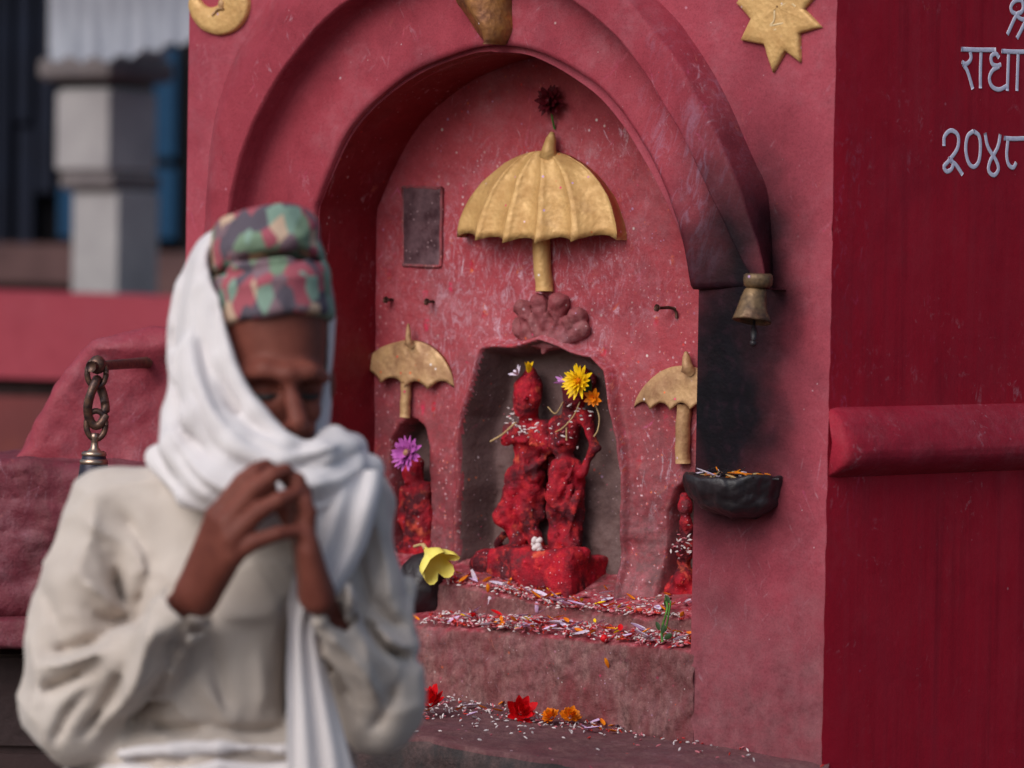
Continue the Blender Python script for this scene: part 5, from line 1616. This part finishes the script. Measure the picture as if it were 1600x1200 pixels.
# head, bowed and turned a little to the camera's right
ca, sa = math.cos(.32), math.sin(.32); ct, st_ = math.cos(.52), math.sin(.52)
hx = np.array([ca, sa, 0]); hf = np.array([sa * ct, -ca * ct, -st_]); hu = np.cross(hx, -hf)
HR = np.stack([hx, hf, hu])
q.ell(P(424, 505, 18), np.array([84, 108, 106]) * KM, 0, HR)
q.ell(P(434, 606, -2), np.array([68, 82, 100]) * KM, 40 * KM, HR)
q.ell(P(448, 690, -18), np.array([44, 44, 42]) * KM, 30 * KM, HR)                 # chin
q.chain([P(380, 586, -72), P(412, 580, -95), P(446, 586, -100)], 10 * KM, 22 * KM)   # brows
q.chain([P(456, 586, -100), P(484, 582, -88), P(506, 590, -58)], 10 * KM, 22 * KM)
q.ell(P(414, 610, -92), np.array([26, 30, 18]) * KM, 8 * KM, cut=True)
q.ell(P(487, 610, -80), np.array([23, 30, 18]) * KM, 8 * KM, cut=True)
q.ell(P(414, 610, -54), np.array([19, 17, 14]) * KM, 3 * KM)
q.ell(P(485, 610, -44), np.array([17, 17, 14]) * KM, 3 * KM)
q.chain([P(395, 616, -72), P(415, 619, -78), P(434, 616, -76)], 3 * KM, 5 * KM)
q.chain([P(470, 616, -74), P(484, 619, -70), P(500, 616, -60)], 3 * KM, 5 * KM)
q.chain([P(450, 590, -94), P(459, 630, -106), P(466, 660, -116)], [9 * KM, 12 * KM, 16 * KM], 9 * KM)   # nose
q.ell(P(451, 667, -98), np.array([12, 12, 11]) * KM, 8 * KM); q.ell(P(481, 667, -92), np.array([12, 12, 11]) * KM, 8 * KM)
q.ell(P(406, 642, -56), np.array([26, 24, 22]) * KM, 18 * KM); q.ell(P(484, 642, -50), np.array([18, 20, 20]) * KM, 18 * KM)
q.chain([P(442, 696, -72), P(464, 694, -84), P(482, 697, -70)], 7 * KM, 6 * KM); q.chain([P(444, 708, -68), P(464, 708, -78), P(480, 708, -66)], 7 * KM, 6 * KM)
q.ell(P(348, 600, 20), np.array([12, 26, 34]) * KM, 8 * KM); q.ell(P(512, 600, 60), np.array([12, 26, 34]) * KM, 8 * KM)
q.cap(P(420, 640, 40), P(392, 790, 50), 62 * KM, 70 * KM, 30 * KM)
# trunk under the clothes
q.cap(P(240, 800, 45), P(510, 795, 45), 40 * KM, 40 * KM, 40 * KM)
q.ell(P(360, 900, 40), np.array([120, 70, 130]) * KM, 40 * KM); q.cap(P(355, 960, 35), P(345, 1230, 30), 85 * KM, 95 * KM, 40 * KM)
# arms
RE, RWp = P(118, 1078, -30), P(305, 925, -215)
LE, LWp = P(590, 1075, -40), P(496, 930, -215)
q.chain([P(190, 800, 40), RE, RE * .35 + RWp * .65, RWp], [36 * KM, 16 * KM, 14 * KM, 26 * KM], 10 * KM)
q.chain([P(545, 800, 45), LE, LE * .3 + LWp * .7, LWp], [36 * KM, 18 * KM, 15 * KM, 26 * KM], 10 * KM)
# his right hand, its back towards the camera
MC = [P(338, 806, -262), P(354, 818, -278), P(362, 842, -284), P(364, 868, -280)]
for i, mcp in enumerate(MC):
    wv = RWp + (P(296 + i * 8, 915 + i * 10, -215) - RWp) * .8
    q.cap(wv, mcp, 21 * KM, 17 * KM, 15 * KM)
    q.ell(mcp, np.array([16, 16, 16]) * KM, 6 * KM)
fr = [([(338, 806, -262), (378, 752, -268), (398, 736, -262), (416, 727, -250)], (15.5, 13.5, 12.5, 11)),
      ([(354, 818, -278), (400, 762, -284), (426, 742, -276), (447, 734, -262)], (16, 14, 13, 11)),
      ([(362, 842, -284), (406, 799, -292), (436, 781, -286), (463, 770, -268)], (15.5, 13.5, 12.5, 11)),
      ([(364, 868, -280), (398, 847, -290), (434, 834, -288), (468, 829, -272)], (14.5, 12.5, 11.5, 10))]
fingers = [[(P(*p), r * KM) for p, r in zip(ps, rs)] for ps, rs in fr]
fingers.append([(P(318, 888, -228), 20 * KM), (P(352, 826, -205), 16 * KM), (P(392, 782, -205), 14 * KM), (P(424, 764, -210), 11 * KM)])   # thumb, on the chest side
# his left hand, seen from its edge
ML = [P(466, 812, -226), P(472, 824, -244), P(478, 842, -258), P(482, 862, -266)]
for i, mcp in enumerate(ML):
    q.cap(LWp + (P(490 + i * 3, 920 + i * 6, -210 - i * 9) - LWp), mcp, 21 * KM, 16 * KM, 15 * KM)
fl_ = [([(466, 812, -226), (462, 764, -236), (446, 744, -240), (424, 733, -238)], (15, 13, 12, 10)),
       ([(472, 824, -244), (474, 772, -250), (464, 750, -254), (450, 742, -250)], (15.5, 13.5, 12.5, 10)),
       ([(478, 842, -258), (482, 800, -262), (476, 784, -264), (466, 778, -258)], (15, 13, 12, 10)),
       ([(482, 862, -266), (484, 846, -268), (478, 836, -270), (472, 836, -264)], (13, 12, 11, 10))]
fingers += [[(P(*p), r * KM) for p, r in zip(ps, rs)] for ps, rs in fl_]
fingers.append([(P(488, 890, -205), 19 * KM), (P(468, 838, -188), 15 * KM), (P(446, 800, -188), 13 * KM), (P(430, 776, -192), 11 * KM)])
for fg in fingers:
    t_ = SDF.__new__(SDF)
    for (a, ra), (b, rb) in zip(fg[:-1], fg[1:]): q.cap(a, b, ra, rb, 3 * KM)
# knuckle tendons
for mcp, wv in zip(MC, ((296, 912), (306, 922), (314, 930), (322, 940))):
    q.chain([mcp + np.array([0, -.004, 0]), P(wv[0], wv[1], -228)], 5 * KM, 8 * KM)
body_v, body_f = surface_nets(q.F, q.lo, q.h)
q2 = None
# legs and feet carry him down to the ground: same surface, coarser
ql = SDF(G_(-.20, -.16, -.01), G_(.22, .16, 1.06), .009)
ql.cap(G_(0, .02, .97), G_(0, .02, .92), .07, .10)
for sx in (-1, 1):
    hip = G_(sx * .085 + .005, .02, .92); kn = G_(sx * .10 + .005, .0, .50); an = G_(sx * .105 + .005, .03, .09)
    ql.chain([hip, kn, an], [.085, .06, .042], .03); ql.cap(G_(sx * .105 + .005, .04, .04), G_(sx * .12 + .005, -.10, .03), .034, .028, .02)
person = mesh('person', np.vstack([inv(relax(body_v, body_f, 1))]), body_f, M_SKIN)
person.location = PO
lv, lf_ = surface_nets(ql.F, ql.lo, ql.h)
# one mesh: append the legs to the body
me = person.data
nv0 = len(me.vertices)
allv = np.vstack([inv(relax(body_v, body_f, 1)), inv(relax(lv, lf_, 1))]); allf = np.vstack([np.asarray(body_f), np.asarray(lf_) + nv0])
newm = bpy.data.meshes.new('person'); newm.from_pydata(allv.tolist(), [], allf.tolist()); newm.materials.append(M_SKIN)
newm.polygons.foreach_set('use_smooth', [True] * len(newm.polygons)); person.data = newm
tag(person, 'person in cream tunic, white head shawl and patterned cap, head bowed and fingertips pressed together', 'person')
# dark brows and lashes, thickened to paint in the shade of the eye sockets
m = MB()
for pts in ([(380, 574, -84), (412, 566, -104), (444, 575, -110)], [(458, 575, -110), (484, 568, -98), (506, 578, -66)]):
    m.tube(catmull([P(p[0], p[1] + 12, p[2] + 9) for p in pts], 12), np.array([3, 5, 6, 7, 7, 7, 7, 7, 6, 5, 4, 3]) * KM, 6)
for pts in ([(396, 617, -75), (415, 621, -81), (433, 617, -79)], [(470, 617, -77), (484, 621, -73), (499, 617, -63)]):
    m.tube(catmull([P(*p) for p in pts], 8), np.array([2, 4, 5, 5, 5, 5, 4, 2]) * KM, 6)
m.v = (np.array(m.v) - PO).tolist(); m.build('brows_lashes_eye_shade', M_SHOE, person)

# --- cap
q = SDF(P(290, 560, -160), P(560, 315, 190), .003)
q.lo[1] = YM - .14
q = SDF(np.array([P(290, 560)[0], YM - .14, P(290, 560)[2]]), np.array([P(560, 560)[0], YM + .16, P(290, 315)[2]]), .003)
def capcyl(c0, c1, r0, r1, k, rr=10):
    """elliptic frustum from c0 to c1"""
    a = np.asarray(c0); b = np.asarray(c1); ax = b - a; L = np.linalg.norm(ax); ax /= L
    fx = hx - ax * (hx @ ax); fx /= np.linalg.norm(fx); fy = np.cross(ax, fx)
    def fn(X, Y, Z):
        dx, dy, dz = X - a[0], Y - a[1], Z - a[2]
        h_ = dx * ax[0] + dy * ax[1] + dz * ax[2]
        t = np.clip(h_ / L, 0, 1)
        rx = r0[0] + (r1[0] - r0[0]) * t; ry = r0[1] + (r1[1] - r0[1]) * t
        x = (dx * fx[0] + dy * fx[1] + dz * fx[2]) / rx; y = (dx * fy[0] + dy * fy[1] + dz * fy[2]) / ry
        rad = (np.sqrt(x * x + y * y) - 1) * np.minimum(rx, ry)
        e_ = np.abs(h_ - L / 2) - L / 2
        r_ = rr * KM
        d1, d2 = rad + r_, e_ + r_
        return np.sqrt(np.maximum(d1, 0) ** 2 + np.maximum(d2, 0) ** 2) + np.minimum(np.maximum(d1, d2), 0) - r_
    R = max(max(r0), max(r1))
    q.put(fn, np.minimum(a, b) - R, np.maximum(a, b) + R, k)
capcyl(P(430, 510, 2), P(420, 418, 18), (94 * KM, 112 * KM), (92 * KM, 108 * KM), 0, 10)
capcyl(P(420, 424, 14), P(411, 349, 40), (90 * KM, 105 * KM), (84 * KM, 96 * KM), 5 * KM, 12)
q.ell(P(480, 356, 0), np.array([17, 34, 16]) * KM, 14 * KM)
capf = folds([([(326, 432), (380, 426), (430, 414), (480, 410), (515, 414)], 7, -7), ([(330, 400), (350, 415), (345, 440)], 9, -6), ([(340, 392), (400, 372), (470, 368), (498, 352)], 10, 5),
              ([(462, 372), (470, 395), (462, 412)], 9, -8), ([(492, 350), (488, 375), (496, 400)], 8, -5), ([(330, 450), (390, 444), (450, 434), (512, 432)], 12, 5), ([(380, 470), (388, 525)], 8, -2), ([(450, 455), (462, 520)], 8, -2)])
q.shift(lambda Pt: capf(Pt) + fbm(Pt, 28, 3, 301) * .0022)
q.mesh('cap', M_CAP, person, 1, inv=inv)

# --- shawl over the head and wrapped round the neck
q = SDF(np.array([P(180, 900)[0], YM - .19, P(180, 880)[2]]), np.array([P(690, 900)[0], YM + .26, P(180, 325)[2]]), .0036)
q.ell(P(398, 470, 70), np.array([124, 130, 130]) * KM, 0)
q.ell(P(390, 570, 56), np.array([126, 146, 140]) * KM, 50 * KM)
q.ell(P(392, 660, 40), np.array([116, 140, 110]) * KM, 40 * KM)
q.cap(P(392, 650, 40), P(396, 760, 40), 104 * KM, 122 * KM, 40 * KM)
# folds of the wrap, front
q.chain([P(286, 650, 0), P(284, 706, -70), P(334, 754, -136), P(410, 776, -156), P(480, 752, -140), P(540, 716, -70), P(556, 706, 10)], [36 * KM, 36 * KM, 36 * KM, 30 * KM, 30 * KM, 28 * KM, 24 * KM], 14 * KM)
q.chain([P(300, 560, -40), P(318, 650, -96), P(370, 706, -132), P(440, 724, -146), P(500, 716, -126), P(545, 702, -60)], [34 * KM, 36 * KM, 36 * KM, 28 * KM, 24 * KM, 22 * KM], 10 * KM)
q.chain([P(330, 450, -30), P(352, 560, -76), P(396, 646, -112), P(446, 696, -136), P(494, 704, -120)], [16 * KM, 20 * KM, 22 * KM, 18 * KM, 15 * KM], 12 * KM)
q.chain([P(490, 706, -116), P(520, 690, -66), P(545, 700, 20)], [18 * KM, 22 * KM, 26 * KM], 10 * KM)
# lower drape across the chest to his left shoulder
q.chain([P(250, 715, 10), P(300, 770, -110), P(380, 812, -150), P(450, 800, -160), P(520, 770, -120), P(575, 735, -30)], [24 * KM, 24 * KM, 22 * KM, 22 * KM, 24 * KM, 28 * KM], 14 * KM)
# opening for face and cap (a tunnel along the line of his gaze)
OPEN = [(350, 346), (330, 372), (322, 405), (330, 440), (342, 486), (356, 530), (372, 572), (396, 612), (424, 650), (450, 674), (476, 688), (494, 684), (504, 650), (510, 590), (513, 530), (511, 470), (505, 410), (494, 356), (480, 300), (370, 300)]
def opening(X, Y, Z):
    Xb, Yb, Zb = np.broadcast_arrays(X, Y, Z)
    u, v = proj(np.stack([Xb, Yb, Zb], -1))
    d = poly_dist(u, v, OPEN) * KM
    wmax = np.interp(v, [330, 400, 520, 600, 680], [110, 90, 60, 30, -20]) * KM
    return np.maximum(d, (Yb - YM) - wmax)
lo_ = np.array([P(310, 700)[0], YM - .19, P(310, 690)[2]]); hi_ = np.array([P(530, 700)[0], YM + .12, P(310, 325)[2]])
q.put(opening, lo_, hi_, 5 * KM, cut=True)
FOLD = 1.15
shf = folds([([(318, 380), (296, 470), (300, 560), (330, 640), (390, 690)], 12, 7), ([(300, 400), (276, 500), (280, 600), (310, 690)], 11, -6), ([(340, 440), (352, 530), (384, 610), (430, 660)], 9, 5), ([(332, 470), (342, 560), (376, 640), (430, 690)], 8, -6),
             ([(280, 420), (262, 520), (264, 640)], 10, 5), ([(316, 520), (330, 610), (372, 676), (430, 704), (490, 700)], 8, -6), ([(300, 600), (330, 690), (400, 732), (470, 728), (530, 700)], 9, -9), ([(262, 660), (300, 730), (360, 768), (430, 770)], 8, 6),
             ([(270, 690), (310, 750), (370, 790), (420, 800)], 8, -9), ([(240, 700), (280, 760), (340, 806), (400, 822)], 8, -7), ([(470, 740), (530, 722), (575, 700)], 8, -8), ([(460, 762), (520, 752), (580, 722)], 8, 6), ([(470, 790), (520, 776), (570, 744)], 7, -7), ([(400, 676), (450, 706), (500, 706), (540, 690)], 7, 5)])
q.shift(lambda Pt: shf(Pt) + fbm(Pt * np.array([1, 1, .6]), 20, 3, 311) * .0025, .035)
q.mesh('head_shawl', M_SHAWL, person, 1, inv=inv)

# --- tunic
q = SDF(np.array([P(-40, 1300)[0], YM - .24, .60]), np.array([P(720, 900)[0], YM + .24, P(0, 690)[2]]), .0046)
q.cap(P(205, 800, 45), P(530, 790, 45), 72 * KM, 70 * KM, 0)
q.cap(P(330, 752, 45), P(470, 752, 45), 60 * KM, 60 * KM, 40 * KM)
q.ell(P(362, 900, 34), np.array([205, 128, 190]) * KM, 50 * KM)
q.cap(P(352, 980, 26), P(345, 1150, 22), 150 * KM, 140 * KM, 50 * KM)
q.ell(P(345, 1250, 24), np.array([215, 150, 190]) * KM, 40 * KM)
q.cap(P(345, 1250, 24), G_(.0, .02, .66), 170 * KM, 185 * KM, 40 * KM)
q.ell(P(430, 1060, 40), np.array([125, 90, 150]) * KM, 30 * KM)
# sleeves
q.chain([P(185, 805, 40), P(138, 930, 10), RE], [76 * KM, 82 * KM, 80 * KM], 26 * KM)
q.ell(P(112, 1120, -36), np.array([82, 66, 62]) * KM, 30 * KM)
q.chain([RE, P(220, 1030, -130), P(290, 950, -196)], [70 * KM, 60 * KM, 48 * KM], 18 * KM)
q.chain([P(546, 800, 42), P(578, 930, 10), LE], [70 * KM, 68 * KM, 66 * KM], 26 * KM)
q.ell(P(590, 1105, -40), np.array([68, 66, 64]) * KM, 24 * KM)
q.chain([LE, P(548, 1010, -130), P(498, 945, -196)], [64 * KM, 54 * KM, 44 * KM], 18 * KM)
# hollow cuffs
dR = (RWp - RE) / np.linalg.norm(RWp - RE); dL = (LWp - LE) / np.linalg.norm(LWp - LE)
q.cap(P(290, 950, -196) - dR * .03, P(290, 950, -196) + dR * .12, 46 * KM, 52 * KM, 3 * KM, cut=True)
q.cap(P(498, 945, -196) - dL * .03, P(498, 945, -196) + dL * .12, 37 * KM, 42 * KM, 3 * KM, cut=True)
FOLD = 2.1
tf_ = folds([([(176, 880), (188, 930), (204, 962)], 12, -19), ([(232, 880), (222, 930), (206, 965)], 11, -13), ([(140, 955), (170, 968), (206, 962)], 10, -15), ([(120, 900), (160, 930), (195, 960)], 12, 8), ([(208, 840), (226, 900), (232, 940)], 11, 9),
             ([(80, 1020), (120, 1010), (160, 998)], 10, -18), ([(60, 1080), (100, 1066), (150, 1040)], 11, -18), ([(60, 1042), (110, 1034), (160, 1016)], 9, 10), ([(150, 1140), (200, 1090), (226, 1020), (246, 960)], 13, 9), ([(120, 1160), (170, 1090), (200, 1030)], 12, -9),
             ([(220, 1110), (262, 1040), (286, 980)], 11, -7), ([(80, 1170), (110, 1110), (150, 1070)], 12, -8), ([(150, 760), (140, 840), (110, 920)], 18, 6), ([(180, 790), (215, 840), (222, 880)], 13, -7), ([(110, 800), (160, 830), (200, 850)], 14, 5),
             ([(60, 900), (90, 980), (100, 1050)], 14, -6), ([(40, 980), (60, 1060), (50, 1120)], 12, 6),
             ([(470, 990), (520, 1040), (560, 1110)], 13, -9), ([(500, 985), (560, 1040), (600, 1110)], 12, 8), ([(560, 960), (600, 1010), (646, 1030)], 11, -16), ([(580, 930), (610, 970), (640, 985)], 11, -12), ([(590, 990), (620, 1010), (650, 1012)], 10, 9), ([(620, 1060), (600, 1110), (575, 1150)], 12, -9),
             ([(548, 800), (566, 900), (584, 970)], 11, -10), ([(580, 780), (604, 880), (610, 950)], 12, 9), ([(520, 800), (540, 880), (556, 960)], 11, 8), ([(500, 830), (520, 890), (530, 930)], 9, -7), ([(612, 820), (630, 900), (636, 960)], 12, -8),
             ([(330, 1000), (346, 1080), (352, 1130)], 14, -6), ([(400, 1010), (410, 1080), (400, 1130)], 14, 5), ([(310, 1060), (340, 1100), (360, 1135)], 12, 7), ([(230, 1132), (280, 1140), (330, 1136)], 10, -16), ([(330, 1138), (390, 1142), (450, 1136)], 9, -12), ([(452, 950), (444, 1040), (446, 1130)], 9, -16),
             ([(300, 860), (330, 930), (340, 990)], 14, -5)])
def wrinkle(Pt, s, seed, st):
    w_ = Pt + .02 * np.stack([vnoise(Pt, 9, seed + 1), vnoise(Pt, 9, seed + 2), vnoise(Pt, 9, seed + 3)], -1)
    r_ = (1 - np.abs(vnoise(w_ * np.array(st), s, seed))) ** 3
    return r_ - .35
q.shift(lambda Pt: tf_(Pt) + fbm(Pt * np.array([1, 1, .55]), 14, 3, 321) * .004 + wrinkle(Pt, 13, 325, (1, 1, .5)) * .009 + wrinkle(Pt, 24, 327, (.6, 1, .8)) * .005, .045)
q.mesh('tunic', M_TUNIC, person, 0, inv=inv)

# --- sash round the waist
q = SDF(np.array([P(130, 1300)[0], YM - .20, P(130, 1320)[2]]), np.array([P(560, 900)[0], YM + .2, P(0, 1110)[2]]), .004)
q.ell(P(345, 1226, 22), np.array([212, 174, 90]) * KM, 0)
q.ell(P(345, 1200, 22), np.array([205, 168, 60]) * KM, 10 * KM)
for pts in ([(190, 1176, -96), (270, 1172, -132), (345, 1166, -142), (440, 1170, -130), (520, 1166, -80)], [(180, 1214, -96), (260, 1206, -140), (340, 1200, -150), (450, 1204, -136), (540, 1200, -70)]):
    q.chain([P(*p) for p in pts], 9 * KM, 12 * KM)
q.shift(lambda Pt: fbm(Pt * np.array([1, 1, 3.0]), 18, 3, 331) * .004)
q.mesh('waist_sash', M_SHAWL, person, 1, inv=inv)

# --- hanging end of the shawl over the chest
m = MB(); rowsE = []
for i, (v, ul, ur, w) in enumerate([(735, 500, 600, -110), (790, 486, 590, -150), (860, 470, 570, -160), (930, 452, 530, -176), (980, 450, 500, -184), (1050, 448, 512, -184), (1120, 448, 530, -186), (1190, 448, 548, -186), (1260, 450, 560, -184), (1330, 452, 566, -180)]):
    row = []
    for j in range(13):
        t = j / 12
        row.append(P(ul + (ur - ul) * t, v, w + 9 * math.cos(t * 15 + v * .004) + 26 * t * t))
    rowsE.append(row)
RE_ = np.array(rowsE); RE_ = np.array([catmull(RE_[:, j], 50) for j in range(13)]).transpose(1, 0, 2)
bk = RE_ + np.array([0, .006, 0])
m.add(np.vstack([RE_.reshape(-1, 3), bk.reshape(-1, 3)]) - PO, grid_faces(50, 13, flip=True) + grid_faces(50, 13, base=650)
      + [(i * 13, (i + 1) * 13, 650 + (i + 1) * 13, 650 + i * 13) for i in range(49)] + [(i * 13 + 12, 650 + i * 13 + 12, 650 + (i + 1) * 13 + 12, (i + 1) * 13 + 12) for i in range(49)])
m.build('shawl_end', M_SHAWL, person)

# --- trousers and shoes (below the picture)
q = SDF(G_(-.24, -.18, .06), G_(.26, .2, .98), .009)
for sx in (-1, 1):
    q.chain([G_(sx * .085, .02, .92), G_(sx * .10, .0, .50), G_(sx * .105, .03, .10)], [.105, .085, .065], .03)
q.shift(lambda Pt: fbm(Pt, 12, 3, 341) * .006)
q.mesh('trousers', M_TROUS, person, 1, inv=inv)
for sx in (-1, 1):
    m = MB(); m.tube([(sx * .105, .09, .035), (sx * .107, .05, .045), (sx * .11, -.02, .042), (sx * .12, -.10, .034), (sx * .122, -.15, .028)], [.030, .042, .042, .040, .022], 14)
    m.v = [(x, y, max(z, .002)) for x, y, z in m.v]; m.build('shoe', M_SHOE, person)
